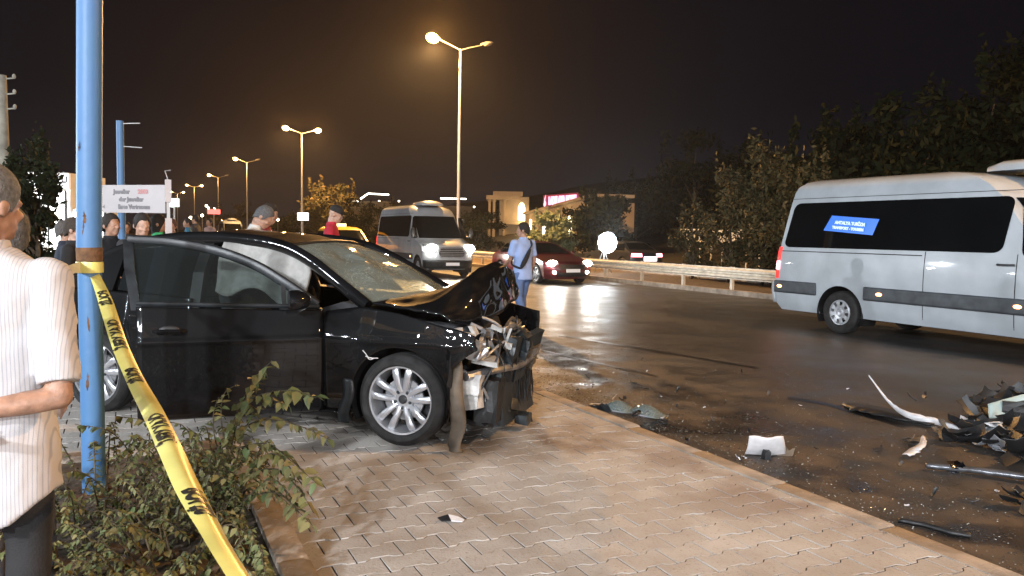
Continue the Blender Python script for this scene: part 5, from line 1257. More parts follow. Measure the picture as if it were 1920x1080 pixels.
# jeweller's shop behind the blue pole
SH = Vector((-1.15, 25.4, PZ)); shop = thing('jewellery_shop', 'brightly lit jewellery shop front partly hidden by the blue pole', 'shop', SH, R(-24))
b = MB(); b.box((-.92, 2.0, 1.45), (1.45, .2, 2.9)); b.box((-1.58, 1.0, 1.45), (.12, 2.0, 2.9)); b.box((-.26, 1.0, 1.45), (.12, 2.0, 2.9)); b.box((-.92, 1.0, 2.95), (1.45, 2.2, .12)); b.box((.3, .6, 1.0), (1.1, 1.0, 2.0)); b.build('wall', mat('shop_wall', (.6, .58, .55), .8, 0, .1, 2), shop, 0)
b = MB(); b.box((-.92, -.06, 2.78), (1.48, .12, .42)); b.build('fascia', emit('fascia_white', (1, .97, .93), .30), shop, 0)
text_obj('lettering', 'KUYUMCU', .26, K['letter_dark'], shop, frame_mtx((-1.44, -.125, 2.80), (1, 0, 0), (0, 0, 1)), 'LEFT', extrude=.01, xscale=.98, offset=.006)
for i, (x0, x1, z0, z1, e) in enumerate(((-1.5, -1.08, .1, 2.5, 14), (-1.02, -.84, .9, 2.5, 2), (-.80, -.36, .1, 2.5, 7), (-.1, .72, 1.25, 1.92, 5))):
    b = MB(); b.box(((x0 + x1) / 2, .02, (z0 + z1) / 2), (x1 - x0, .05, z1 - z0)); w_ = b.build('lit_window', emit('shop_glow', (1, .97, .93), e), shop, 0)
    b = MB(); b.box((x1 + .035, .0, (z0 + z1) / 2), (.04, .1, z1 - z0)); b.build('frame', K['slate_plastic'], w_, 0)
light('shop_glow_light', 'POINT', (-.3, -1.2, 2.2), 120, (.95, .97, 1), shop, .25)
q = at(52, 340, 30); nb = thing('neon_tube', 'blue neon strip glowing above the dark tree at the far left', 'neon sign', (q.x, q.y, q.z))
b = MB(); b.tube([(-.28, .14, 0), (.28, -.14, -.02)], .045, 8); b.build('tube', emit('neon_blue', (.03, .30, 1), 7), nb); b = MB(); b.tube([(.42, -.21, -.02), (.85, -.42, -.03)], .03, 8); b.build('tube', emit('neon_dim', (.1, .2, .6), .8), nb)
b = MB(); b.bar((0, .1, 0), (0, .1, -3.6), .06, .06); b.build('bracket', K['pole_grey'], nb, 0)

# ------------------------------------------------------------------ hotel and lit roofs
K['stucco'] = mat('stucco', (.46, .38, .28), .85, 0, .12, .6, bump=.1)
K['hotel_glow'] = emit('hotel_glow', (1, .74, .38), 3.2)
K['led'] = emit('led_strip', (1, .93, .80), 9)
L0, R0_ = at(984, 440, 92), at(1112, 440, 60); L0.z = R0_.z = 0
wx = (R0_ - L0).normalized(); wl = (R0_ - L0).length; wn = wx.cross(Vector((0, 0, 1))).normalized()
hr = math.atan2(wx.y, wx.x)
hotel = thing('hotel', 'cream hotel with columned portico, arcade of lit arches and pink roof sign', 'hotel', L0, hr)
WH0, WH1 = 4.0, 4.6
# arcade wall: piers and arches
b = MB()
nA = 8; bay = wl / nA
for k in range(nA):
    x0 = bay * k; xc = x0 + bay / 2; rA = bay * .34
    pts = [(x0, 0), (xc - rA, 0), (xc - rA, 1.6)] + [(xc - rA * math.cos(PI * j / 10), 1.6 + rA * .85 * math.sin(PI * j / 10)) for j in range(1, 10)] + [(xc + rA, 1.6), (xc + rA, 0), (x0 + bay, 0), (x0 + bay, lerp(WH0, WH1, (k + 1) / nA)), (x0, lerp(WH0, WH1, k / nA))]
    b.prism([(x, 0, z) for x, z in pts], (0, 0, 0), (0, .5, 0))
b.build('arcade', K['stucco'], hotel, 0)
b = MB(); b.box((wl / 2, 3.0, 1.9), (wl, .3, 3.8)); b.box((wl + .1, 1.6, 2.1), (.2, 3.2, 4.2)); b.build('wall', K['stucco'], hotel, 0)
b = MB(); b.loft([[(-.2, -.25, h_), (-.2, 3.2, h_), (wl + .2, 3.2, h_ + .6), (wl + .2, -.25, h_ + .6)] for h_ in (WH0, WH0 + .25)]); b.build('cornice', K['stucco'], hotel, 0)
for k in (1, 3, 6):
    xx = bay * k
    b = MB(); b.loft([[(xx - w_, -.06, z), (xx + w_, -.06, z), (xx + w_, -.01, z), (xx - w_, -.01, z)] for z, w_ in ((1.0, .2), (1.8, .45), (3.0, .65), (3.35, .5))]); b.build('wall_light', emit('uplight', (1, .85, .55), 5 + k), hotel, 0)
    light('arch_light', 'POINT', (xx, -1.2, 2.2), 180, (1, .75, .42), hotel, .2)
# portico tower with tall columns
T0 = at(914, 440, 94); T0.z = 0; q = hotel.matrix_basis.inverted() @ T0
Lq = Matrix.Rotation(-hr, 4, 'Z')
pvx = (Matrix.Rotation(-hr, 3, 'Z') @ Vector((rt.x, rt.y, 0)).normalized()); pn = pvx.cross(Vector((0, 0, 1)))
def pp(a, d, z): v = q + pvx * a - pn * d; return Vector((v.x, v.y, z))
b = MB(); rotp = Matrix.Rotation(math.atan2(pvx.y, pvx.x), 4, 'Z')
b.box(pp(3.2, 2.2, 3.1), (3.6, 3.0, 6.2), 0, rotp); b.build('tower', K['stucco'], hotel, 0)
b = MB(); b.box(pp(1.9, 1.6, 6.05), (4.2, 4.2, .5), 0, rotp); b.box(pp(2.4, 1.6, 6.55), (3.6, 3.6, .5), 0, rotp); b.build('entablature', K['stucco'], hotel, 0)
b = MB(); b.box(pp(2.6, .4, 3.0), (3.4, 2.4, .35), 0, rotp); b.build('canopy', K['stucco'], hotel, 0)
for a in (.2, .75, 2.0):
    b = MB(); c0, c1 = pp(a, 0, 0), pp(a, 0, 5.85); b.tube([c0, c0 + Vector((0, 0, .3)), c0 + Vector((0, 0, .31)), c1 - Vector((0, 0, .3)), c1 - Vector((0, 0, .29)), c1], [.26, .26, .18, .16, .24, .24], 12); b.build('column', K['stucco'], hotel)
b = MB(); b.prism([pp(4.1 + .42 * dx, .67, z) for dx, z in ((-1, 3.3), (1, 3.3), (1, 4.9), (.7, 5.35), (0, 5.6), (-.7, 5.35), (-1, 4.9))], (0, 0, 0), pn * .05); b.build('lit_arch_window', K['hotel_glow'], hotel, 0)
c0 = pp(1.3, -1.5, .8); light('portico_light', 'POINT', c0, 800, (1, .72, .38), hotel, .3)
c0 = pp(4.6, -1.2, 3.4); light('portico_light', 'POINT', c0, 300, (1, .66, .30), hotel, .3)
# roof sign
s0, s1 = at(1019, 379, 76), at(1086, 373, 70)
K['pink_sign'] = emit('pink_sign', (1, .42, .66), 2.0); K['pink_glow'] = emit('pink_board', (.75, .02, .22), .16, (.2, .01, .05))
sx_ = Vector((s1.x - s0.x, s1.y - s0.y, 0)); sl = sx_.length; sx_.normalize()
rs = thing('roof_sign', 'pink illuminated hotel name sign with a flame emblem standing on the hotel roof', 'sign', (s0.x, s0.y, 3.9), math.atan2(sx_.y, sx_.x))
b = MB(); b.box((sl / 2, .12, s0.z - 3.9 + .15), (sl + .4, .1, 1.05)); b.build('backing_board', K['pink_glow'], rs, 0)
text_obj('lettering', 'LADELAYA HOTEL', 1.15, K['pink_sign'], rs, frame_mtx((sl * .55, 0, s0.z - 3.9 + .05), (1, 0, .0), (0, 0, 1)), extrude=.05, xscale=sl * .80 / 9.6, offset=.015)
b = MB(); z0 = s0.z - 3.9
b.add([(.2 + x, -.03, z0 + z) for x, z in ((0, -.45), (.28, -.4), (.38, -.1), (.2, .15), (.32, .75), (.05, .35), (-.02, .0), (-.12, -.25))], [tuple(range(8))]); b.build('flame_emblem', K['pink_sign'], rs, 0)
b = MB()
for k in range(6): b.bar((sl * (k + .5) / 6, .2, -.1), (sl * (k + .5) / 6, .2, z0 - .4), .06, .06)
b.build('support', K['pole_grey'], rs, 0)

def led_house(name, label, pts, d, wall_z, strips):
    a = at(pts[0], 440, d); c = at(pts[1], 440, d); a.z = c.z = 0
    t = thing(name, label, 'building', a, math.atan2((c - a).y, (c - a).x)); w_ = (c - a).length
    b = MB(); b.box((w_ / 2, 4, wall_z / 2), (w_, 8, wall_z)); b.build('wall', mat('dark_wall', (.10, .085, .07), .9, 0, .2, .4), t, 0)
    inv = t.matrix_basis.inverted()
    for seg in strips:
        b = MB(); q_ = [inv @ at(x, y, d - .8) for x, y in seg]
        for e, f_ in zip(q_[:-1], q_[1:]): b.bar(e, f_, .12, .16)
        b.build('led_strip', K['led'], t, 0)
    for k in range(3):
        b = MB(); b.box((w_ * (.2 + .3 * k), -.03, wall_z * .55), (.9, .06, 1.3)); b.build('window', K['lamp_glass'], t, 0)
    return t
led_house('building', 'dark building outlined by a stepped white light strip along its roof', (640, 735), 100, 5.6, [[(646, 377), (674, 377)], [(676, 373), (690, 363), (729, 365)]])
led_house('building', 'low dark building behind the tallest lamp with a straight white light strip', (815, 885), 105, 5.3, [[(826, 372), (874, 373)]])
# distant points of light along the road
K['spark'] = emit('spark', (1, .88, .66), 14)
FL = [(711, 378, 105, .16, 'upper of two tiny lamps just left of the oncoming minibus roof'), (711, 391, 100, .14, 'lower of two tiny lamps just left of the oncoming minibus roof'), (748, 377, 110, .12, 'tiny lamp just above the roof of the oncoming minibus'), (510, 403, 120, .2, 'upper far lamp between the grey-haired person and the second lamp post'), (521, 412, 110, .18, 'lower far lamp between the grey-haired person and the second lamp post'), (387, 386, 160, .25, 'far lamp at the left end of three above the red sign'), (391, 390, 165, .22, 'far lamp in the middle of three above the red sign'), (402, 391, 170, .2, 'far lamp at the right end of three above the red sign'), (486, 397, 90, .12, 'tiny lamp touching the face of the grey-haired person'), (379, 404, 90, .16, 'low far lamp left of the red sign'), (358, 409, 80, .2, 'lowest far lamp beside the person in teal'), (1007, 443, 62, .10, 'tiny lamp above the roof of the red car'), (1071, 445, 60, .16, 'round white globe lamp between the red car and the floodlight'), (889, 388, 110, .12, 'upper of two tiny lamps left of the hotel columns'), (889, 399, 108, .1, 'lower of two tiny lamps left of the hotel columns')]
for px, py, d, r_, lab in FL:
    q = at(px, py, d); t = thing('far_lamp', lab, 'lamp', (q.x, q.y, 0), 0, 'far lamps along the road')
    b = MB(); b.ell((0, 0, q.z), (r_, r_, r_), 10, 6); b.build('globe', K['spark'], t); b = MB(); b.tube([(0, 0, 0), (0, 0, q.z)], .03, 6); b.build('post', K['pole_grey'], t)
# dazzling work light behind the rail
q = onx(1139, 455, 17.6); fl_ = thing('floodlight', 'dazzling white floodlight behind the guardrail right of the red car', 'floodlight', (q.x, q.y, .1))
b = MB(); b.ell((0, 0, q.z - .1), (.42, .24, .42), 20, 14); b.build('lens', emit('flood_lens', (.86, .95, 1), 40), fl_)
b = MB(); b.box((.0, .26, q.z - .1), (.6, .12, .6)); b.build('housing', K['slate_plastic'], fl_, 0)
b = MB()
for a in range(3): b.bar((0, .25, q.z - .35), (.4 * math.cos(a * 2.1), .25 + .4 * math.sin(a * 2.1), 0), .03, .03)
b.build('tripod', K['pole_grey'], fl_, 0)
fb_ = light('flood_beam', 'SPOT', (0, -.40, q.z - .1), 9000, (.80, .93, 1), fl_, .2, R(20), None, 1.0)
fb_.rotation_euler = (Vector((0, 0, 5.6)) - q).to_track_quat('-Z', 'Y').to_euler()

# pale fence panels behind the roadside shrubs
q0, q1 = onx(1275, 445, 24.5), onx(1425, 448, 24.5)
fe = thing('panel_fence', 'pale panel fence half hidden behind the shrubs left of the moving minibus', 'fence', (24.5, min(q0.y, q1.y), 0))
n_p = 7; sp_ = abs(q0.y - q1.y) / n_p
b = MB(); b.box((0, 0, 1.72), (.05, sp_ * .94, .62)); pr = b.build('panel', mat('fence_white', (.5, .52, .52), .6, 0, .2, 3), fe, 0)
b = MB(); b.box((0, 0, 1.0), (.06, .06, 2.0)); ps = b.build('post', K['galv'], fe, 0)
for k in range(n_p):
    for pr0 in (pr, ps):
        o = pr0 if k == 0 else pr0.copy()
        if k: COL.objects.link(o); o.parent = fe
        o.location = (0, sp_ * (k + (.5 if pr0 is pr else 0)), 0)
# ------------------------------------------------------------------ vegetation
def leaf_mat(name, c1, c2, rough=.55, spec=.3):
    m_ = bpy.data.materials.new(name); m_.use_nodes = True; t = m_.node_tree; p = t.nodes['Principled BSDF']
    g = t.nodes.new('ShaderNodeNewGeometry'); oi = t.nodes.new('ShaderNodeObjectInfo'); ad = t.nodes.new('ShaderNodeMath'); ad.operation = 'ADD'
    t.links.new(g.outputs['Random Per Island'], ad.inputs[0]); t.links.new(oi.outputs['Random'], ad.inputs[1]); fr = t.nodes.new('ShaderNodeMath'); fr.operation = 'FRACT'; t.links.new(ad.outputs[0], fr.inputs[0])
    t.links.new(mixc(t, fr.outputs[0], c1, c2), p.inputs['Base Color']); p.inputs['Roughness'].default_value = rough; p.inputs['Specular IOR Level'].default_value = spec
    p.inputs['Transmission Weight'].default_value = 0
    return m_
K['leaf_olive'] = leaf_mat('leaf_olive', (.040, .042, .018), (.095, .070, .032), .6, .12)
K['leaf_near'] = leaf_mat('leaf_near', (.085, .115, .042), (.20, .17, .072))
K['leaf_dark'] = leaf_mat('leaf_dark', (.008, .014, .006), (.022, .025, .012), .7, .06)
K['leaf_pale'] = leaf_mat('leaf_pale', (.13, .17, .09), (.20, .22, .12))
K['bark'] = mat('bark', (.10, .075, .05), .9, 0, .3, 12, bump=.5)
K['twig'] = mat('twig', (.085, .065, .032), .8, 0, .3, 12)
def leaf_cloud(name, parent, blobs, n, size, m_, seed, kind='stuff'):
    """leaf-sized faces spread through clumps: blobs = [(centre, radii)]"""
    g = np.random.default_rng(seed)
    w = np.array([b_[1][0] * b_[1][1] * b_[1][2] for b_ in blobs]) ** .7; w /= w.sum()
    idx = g.choice(len(blobs), n, p=w); C_ = np.array([b_[0] for b_ in blobs])[idx]; Rr = np.array([b_[1] for b_ in blobs])[idx]
    d = g.normal(size=(n, 3)); d /= np.linalg.norm(d, axis=1)[:, None]
    rad = g.random(n) ** .42 * (1 + .22 * g.normal(size=n).clip(-1, 1.6))
    P = C_ + d * Rr * rad[:, None]
    a = g.normal(size=(n, 3)); a[:, 2] -= .35; a /= np.linalg.norm(a, axis=1)[:, None]
    b_ = np.cross(a, g.normal(size=(n, 3))); b_ /= np.linalg.norm(b_, axis=1)[:, None]; c = np.cross(a, b_)
    s = size * (.6 + .8 * g.random(n))[:, None]
    v = np.stack([P - a * s, P + b_ * s * .42 + c * s * .10, P + a * s, P - b_ * s * .42 + c * s * .10], 1).reshape(-1, 3)
    me = bpy.data.meshes.new(name); me.vertices.add(n * 4); me.vertices.foreach_set('co', v.ravel()); me.loops.add(n * 4); me.loops.foreach_set('vertex_index', np.arange(n * 4, dtype=np.int32)); me.polygons.add(n)
    me.polygons.foreach_set('loop_start', np.arange(0, n * 4, 4, dtype=np.int32)); me.update(calc_edges=True); me.materials.append(m_)
    o = bpy.data.objects.new(name, me); COL.objects.link(o)
    if parent is not None: o.parent = parent
    if kind: o['kind'] = kind
    return o
def tree(name, label, x, y, z, h, r, n, size, m_, seed, trunk=.12, cat='tree', group=None, ragged=.35, low=.15):
    t = thing(name, label, cat, (x, y, z), 0, group); g = random.Random(seed); tips = []
    b = MB(); n_l = 7
    b.tube([(0, 0, -.1), (.03 * h, .01 * h, h * .35), (.0, .03 * h, h * .7), (0, 0, h * .9)], [trunk, trunk * .75, trunk * .4, trunk * .12], 8)
    for k in range(n_l):
        a = 2 * PI * k / n_l + g.uniform(-.4, .4); z0 = h * lerp(low, .6, k / n_l); e = Vector((math.cos(a) * r * g.uniform(.5, .9), math.sin(a) * r * g.uniform(.5, .9), z0 + h * g.uniform(.12, .36)))
        b.tube(crom([(0.01 * h, 0, z0), (e.x * .5, e.y * .5, lerp(z0, e.z, .6)), e], 3), [trunk * .4 * (1 - i / 7) + .008 for i in range(7)], 6); tips.append(e)
    b.build('trunk', K['bark'], t)
    blobs = []
    for e in tips: blobs.append((tuple(e), (r * g.uniform(.32, .5), r * g.uniform(.32, .5), h * g.uniform(.10, .18))))
    for k in range(int(9 + 8 * ragged)):
        a = g.uniform(0, 2 * PI); zz = g.uniform(low + .05, 1.0); rr = r * math.sin(PI * min(1, max(.12, 1.05 - zz))) ** .6 * g.uniform(.2, .85)
        blobs.append(((math.cos(a) * rr, math.sin(a) * rr, h * zz), (r * g.uniform(.14, .38), r * g.uniform(.14, .38), h * g.uniform(.06, .16))))
    for k in range(int(14 * ragged)):   # upright shoots that stick out of the outline
        a = g.uniform(0, 2 * PI); rr = r * g.uniform(.2, .8); blobs.append(((math.cos(a) * rr, math.sin(a) * rr, h * g.uniform(.80, 1.06)), (r * .06, r * .06, h * .14)))
    leaf_cloud('crown', t, blobs, n, size, m_, seed); return t
# shrubs along the median behind the rail, lit by the street lamps
for i, (px, X, h, r, n, lab) in enumerate([(1300, 18.6, 2.7, .85, 1900, 'ragged olive shrub at the left end of the median shrubs, near the tail lamps'), (1368, 18.3, 3.7, .95, 3000, 'tall ragged olive shrub with upright shoots in front of the pale fence'), (1432, 18.4, 4.3, 1.05, 4200, 'tallest brownish shrub just left of the moving minibus'), (1495, 18.2, 3.7, 1.2, 4500, 'bushy shrub directly behind the tail of the moving minibus')]):
    q = onx(px, 448, X); tree('shrub', lab, q.x, q.y, .1, h, r, n, .085, K['leaf_olive'], 40 + i, .05, 'shrub', 'shrubs along the median', 1.0, .02)
# dark trees on the far side
for i, (px, d, h, r, n, lab) in enumerate([(1560, 38, 7.2, 3.6, 6500, 'dark tree rising behind the rear half of the moving minibus'), (1700, 34, 7.4, 4.0, 7500, 'large dark tree behind the roof middle of the moving minibus'), (1850, 33, 8.4, 4.2, 7500, 'tall dark tree behind the roof air conditioner of the moving minibus'), (1960, 40, 10.0, 5, 6000, 'tallest dark tree, right of the roof air conditioner at the picture edge'), (1440, 52, 6.6, 3.2, 4500, 'dim tree behind the tall olive shrubs'), (1300, 62, 8.0, 4.2, 5000, 'dim dark tree beyond the red tail lamps'), (1190, 70, 6.0, 3.6, 4000, 'dim tree behind the white floodlight'), (1128, 54, 4.6, 1.9, 4500, 'dim round tree between the hotel arches and the white floodlight')]):
    q = at(px, 440, d); tree('tree', lab, q.x, q.y, hillz(q.x, q.y) - .1, h, r, n, .22, K['leaf_dark'], 60 + i, .2, 'tree', 'dark trees beyond the far road', .5, .08)
# pale tree in front of the hotel arcade, greenery beyond the junction
for i, (px, d, h, r, n, m_, lab) in enumerate([(1030, 48, 2.75, 1.75, 5000, 'leaf_pale', 'pale green lit tree in front of the hotel arcade above the red car'), (1070, 58, 3.3, 1.6, 3000, 'leaf_dark', 'dark round tree in front of the right-hand hotel arches'), (690, 70, 4.2, 3.0, 4500, 'leaf_dark', 'dark tree left of the oncoming white minibus'), (622, 85, 6.6, 3.2, 5000, 'leaf_olive', 'olive tree lit by the lamps behind the black cap'), (905, 75, 3.6, 2.2, 3500, 'leaf_dark', 'dark bush at the foot of the hotel columns'), (885, 60, 2.9, 1.6, 3000, 'leaf_dark', 'dark bush right of the oncoming white minibus'), (548, 120, 4.0, 3.4, 3000, 'leaf_dark', 'low dark tree under the second tallest street lamp'), (445, 140, 6, 5, 2500, 'leaf_olive', 'far brown tree under the third street lamp')]):
    q = at(px, 440, d); tree('tree', lab, q.x, q.y, 0, h, r, n, .13 if d < 80 else .24, K[m_], 80 + i, .12, 'tree', None, .6, .05)
# dark tree and hedge at the far left
for i, (px, d, h, r, n, lab) in enumerate([(62, 16, 2.7, .62, 4500, 'dark green bush standing just left of the jewellery shop'), (10, 17, 2.6, 1.0, 4500, 'dark green bush behind the head of the striped-shirt person'), (68, 24, 4.0, .9, 2500, 'slim tree behind the blue neon strip')]):
    q = at(px, 440, d); tree('bush', lab, q.x, q.y, PZ, h, r, n, .09, K['leaf_dark'], 110 + i, .06, 'bush', None, .7, .0)

# foreground shrubs in the planting bed: arching branches hung with ovate leaves
def leaf_geo(kind):
    w = (.31, .27, .35)[kind]; dr = (.10, .22, .05)[kind]
    pts = [(0, 0, 0), (-w, .32, .06), (0, .34, -.04), (w, .32, .06), (-w * .72, .68, .05 - dr), (0, .70, -.06 - dr), (w * .72, .68, .05 - dr), (0, 1.05, -.04 - dr * 2)]
    fs = [(0, 2, 1), (0, 3, 2), (1, 2, 5, 4), (2, 3, 6, 5), (4, 5, 7), (5, 6, 7)]
    return pts, fs
leaf_meshes = []
for k in range(3):
    me = bpy.data.meshes.new('leaf'); p_, f_ = leaf_geo(k); me.from_pydata(p_, [], f_); me.materials.append(K['leaf_near']); me.polygons.foreach_set('use_smooth', [True] * len(f_)); leaf_meshes.append(me)
def arching(name, label, base, branches, extra, seed, nlead, xmax=.70):
    t = thing(name, label, 'shrub', base); g = random.Random(seed); leaves = []
    B0 = Vector(base); paths = []
    for br in branches:
        P = crom([at(*p) for p in br[0]], 6); paths.append((P, br[1], br[2]))
    for k in range(extra[0]):
        a = g.uniform(0, 2 * PI); sp = g.uniform(.05, extra[1]); b0 = B0 + Vector((math.cos(a) * sp, math.sin(a) * sp * 1.25, 0)); L = g.uniform(.35, extra[2]); a2 = a + g.uniform(-.9, .9); hh = g.uniform(.18, extra[3])
        e = b0 + Vector((math.cos(a2) * L * .7, math.sin(a2) * L * .7, hh * g.uniform(.5, .9))); m_ = b0.lerp(e, .5) + Vector((0, 0, hh * .6)); e.x = min(e.x, xmax); m_.x = min(m_.x, xmax)
        paths.append((crom([b0, m_, e], 6), .020, g.uniform(.022, .034)))
    for P, gap, ls in paths:
        P = [p.copy() for p in P]
        for p in P: p.z = max(p.z, PZ + .03)
        b = MB(); b.tube([p - B0 for p in P], [lerp(.0048, .0016, i / (len(P) - 1)) for i in range(len(P))], 5); b.build('branch', K['twig'], t)
        acc = 0.0; sd = 1; n_ = 0
        for i in range(len(P) - 1):
            d = P[i + 1] - P[i]; L = d.length; acc += L
            while acc > gap * .5:
                acc -= gap * .5; sd = -sd; p = P[i].lerp(P[i + 1], g.random()); dn = d.normalized()
                side = dn.cross(Vector((0, 0, 1)));
                if side.length < .1: side = Vector((1, 0, 0))
                side.normalize(); out = (side * sd * g.uniform(.5, 1) + dn * g.uniform(.1, .7) + Vector((0, 0, g.uniform(-.9, .15)))).normalized()
                q = out.to_track_quat('Y', 'Z').to_matrix().to_4x4() @ Matrix.Rotation(g.uniform(-.6, .6), 4, 'Y')
                leaves.append((p, q, ls * g.uniform(.7, 1.25), g.randrange(3)))
    leaves.sort(key=lambda l: (l[0] - CAM).length / l[2])
    for p, q, s, k in leaves[:nlead]:
        o = bpy.data.objects.new('leaf', leaf_meshes[k]); COL.objects.link(o); o.parent = t; o.matrix_basis = Matrix.Translation(p - B0) @ q @ Matrix.Scale(s, 4)
    b = MB()
    for p, q, s, k in leaves[nlead:]:
        b.X = Matrix.Translation(p - B0) @ q @ Matrix.Scale(s, 4); b.add(*leaf_geo(k))
    o = b.build('foliage', K['leaf_near'], t, 60, recalc=False); o['kind'] = 'stuff'
    return t
arching('shrub', 'tall arching shrub with rows of drooping leaves in front of the black car door', (.36, 4.28, PZ + .02),
    [([(445, 975, 3.85), (425, 870, 3.8), (440, 785, 3.75), (475, 715, 3.7), (510, 676, 3.62)], .045, .062), ([(455, 752, 3.7), (500, 738, 3.62), (550, 732, 3.55), (592, 746, 3.5)], .04, .066), ([(440, 808, 3.75), (500, 786, 3.7), (560, 798, 3.66), (618, 824, 3.62)], .036, .055),
     ([(445, 840, 3.75), (500, 832, 3.7), (548, 866, 3.6), (592, 905, 3.5)], .036, .062), ([(450, 890, 3.75), (520, 880, 3.6), (565, 925, 3.5), (588, 962, 3.45)], .045, .060), ([(460, 930, 3.7), (520, 925, 3.55), (560, 960, 3.45), (585, 985, 3.4)], .05, .058), ([(438, 970, 3.85), (428, 880, 3.8), (446, 790, 3.75), (470, 735, 3.72), (486, 705, 3.7)], .030, .044), ([(425, 960, 3.85), (440, 880, 3.78), (462, 800, 3.72), (500, 752, 3.66), (540, 760, 3.6)], .030, .046), ([(420, 950, 3.82), (410, 880, 3.75), (432, 800, 3.72), (462, 760, 3.68), (478, 770, 3.64)], .030, .042), ([(450, 960, 3.8), (470, 880, 3.7), (510, 850, 3.62), (545, 880, 3.56), (560, 930, 3.5)], .034, .05), ([(430, 860, 3.8), (415, 790, 3.75), (420, 740, 3.7), (445, 720, 3.68)], .036, .036), ([(430, 900, 3.8), (405, 830, 3.7), (400, 780, 3.65), (410, 745, 3.6)], .036, .036), ([(440, 950, 3.8), (400, 880, 3.7), (370, 820, 3.6), (350, 800, 3.55)], .04, .042)],
    (30, .26, .55, .46), 5, 190)
arching('shrub', 'low spreading shrub around the foot of the blue pole', (-.12, 4.25, PZ + .02),
    [([(300, 1010, 3.9), (270, 900, 3.85), (215, 815, 3.8), (140, 795, 3.75)], .03, .042), ([(310, 980, 3.9), (320, 860, 3.85), (280, 795, 3.8), (215, 780, 3.75)], .036, .040), ([(280, 1010, 3.8), (210, 930, 3.7), (150, 885, 3.6), (98, 893, 3.5)], .032, .044), ([(310, 1010, 3.7), (250, 950, 3.6), (232, 985, 3.5), (248, 1020, 3.45)], .042, .048), ([(330, 960, 3.8), (360, 850, 3.7), (345, 800, 3.7), (300, 790, 3.65)], .036, .038), ([(330, 1040, 3.6), (340, 940, 3.5), (390, 890, 3.45), (430, 900, 3.4)], .042, .046)],
    (60, .62, .72, .36), 11, 170)
arching('shrub', 'leafy undergrowth of the planting bed at the bottom under the tape', (.16, 3.42, PZ + .02), [([(330, 1075, 3.2), (300, 1010, 3.15), (240, 985, 3.1), (190, 1000, 3.0)], .045, .044), ([(360, 1070, 3.2), (400, 1000, 3.1), (440, 985, 3.1), (452, 1025, 3.05)], .045, .044)], (64, .44, .52, .24), 23, 60, .46)

# ------------------------------------------------------------------ wreckage on the ground
def strip(name, label, cat, pts, w, th, m_, zoff=0.0, up_=None, group=None, jag=.15):
    q = [Vector(p) for p in pts]; base = sum(q, Vector()) / len(q); base.z = min(p.z for p in q)
    c = crom([p - base for p in q], 6); b = MB(); n = len(c); rr = random.Random(len(name) + n)
    rows = []
    for i, p in enumerate(c):
        d = (c[min(i + 1, n - 1)] - c[max(i - 1, 0)]).normalized(); uu = Vector(up_) if up_ else Vector((0, 0, 1)); s = d.cross(uu).normalized() if up_ is None else uu
        ww = float(np.interp(i / (n - 1), np.linspace(0, 1, len(w)), w)) * (1 + rr.uniform(-jag, jag)); rows.append([p, p + s * ww * .5 + Vector((0, 0, .008)), p + s * ww])
    vs = [v for r_ in rows for v in r_]; b.add(vs, [(i * 3 + j, i * 3 + j + 1, i * 3 + j + 4, i * 3 + j + 3) for i in range(n - 1) for j in range(2)])
    o = solid(b.build(name, m_, None, 40), th, 0); o.location = base; return tag(o, label, cat, group)
def G(px, py, z=.0): return gnd(px, py, z)
K['chrome_strip'] = mat('silver_plastic', (.55, .56, .6), .25, .5, .15, 9)
K['shard_white'] = mat('shard_white', (.66, .65, .66), .35, 0, .12, 12, bump=.1)
def raised(px, py, dx, dz):  # point standing dz above the ground spot under it
    q = gnd(px, py, 0.0); return q + Vector((0, 0, dz))
def at_same_depth(px, py, ref): return at(px, py, (ref - CAM).dot(fw))
r1 = G(1755, 803); tip = at_same_depth(1629, 706, G(1690, 778)); m1 = at_same_depth(1665, 755, G(1705, 785)); m2 = at_same_depth(1700, 783, G(1725, 795))
strip('bumper_trim', 'long curved white bumper strip standing up from the road debris', 'car debris', [tip, m1, m2, r1 + Vector((0, 0, .03)), G(1800, 812) + Vector((0, 0, .02))], [.015, .04, .06, .055, .03], .005, K['shard_white'], up_=(.25, .35, .9))
strip('bumper_shell', 'wide pale torn bumper skin lying in the debris heap at the right', 'car debris', [G(1760, 806, .03), G(1800, 808, .04), G(1840, 806, .06), G(1868, 790, .12)], [.10, .26, .22, .05], .008, mat('pale_skin', (.42, .45, .48), .4, 0, .2, 8))
strip('trim_hook', 'small curled white plastic hook right of the curved strip in the debris', 'car debris', [G(1838, 805, .06), G(1862, 795, .10), G(1880, 793, .14)], [.05, .10, .07], .006, K['shard_white'])
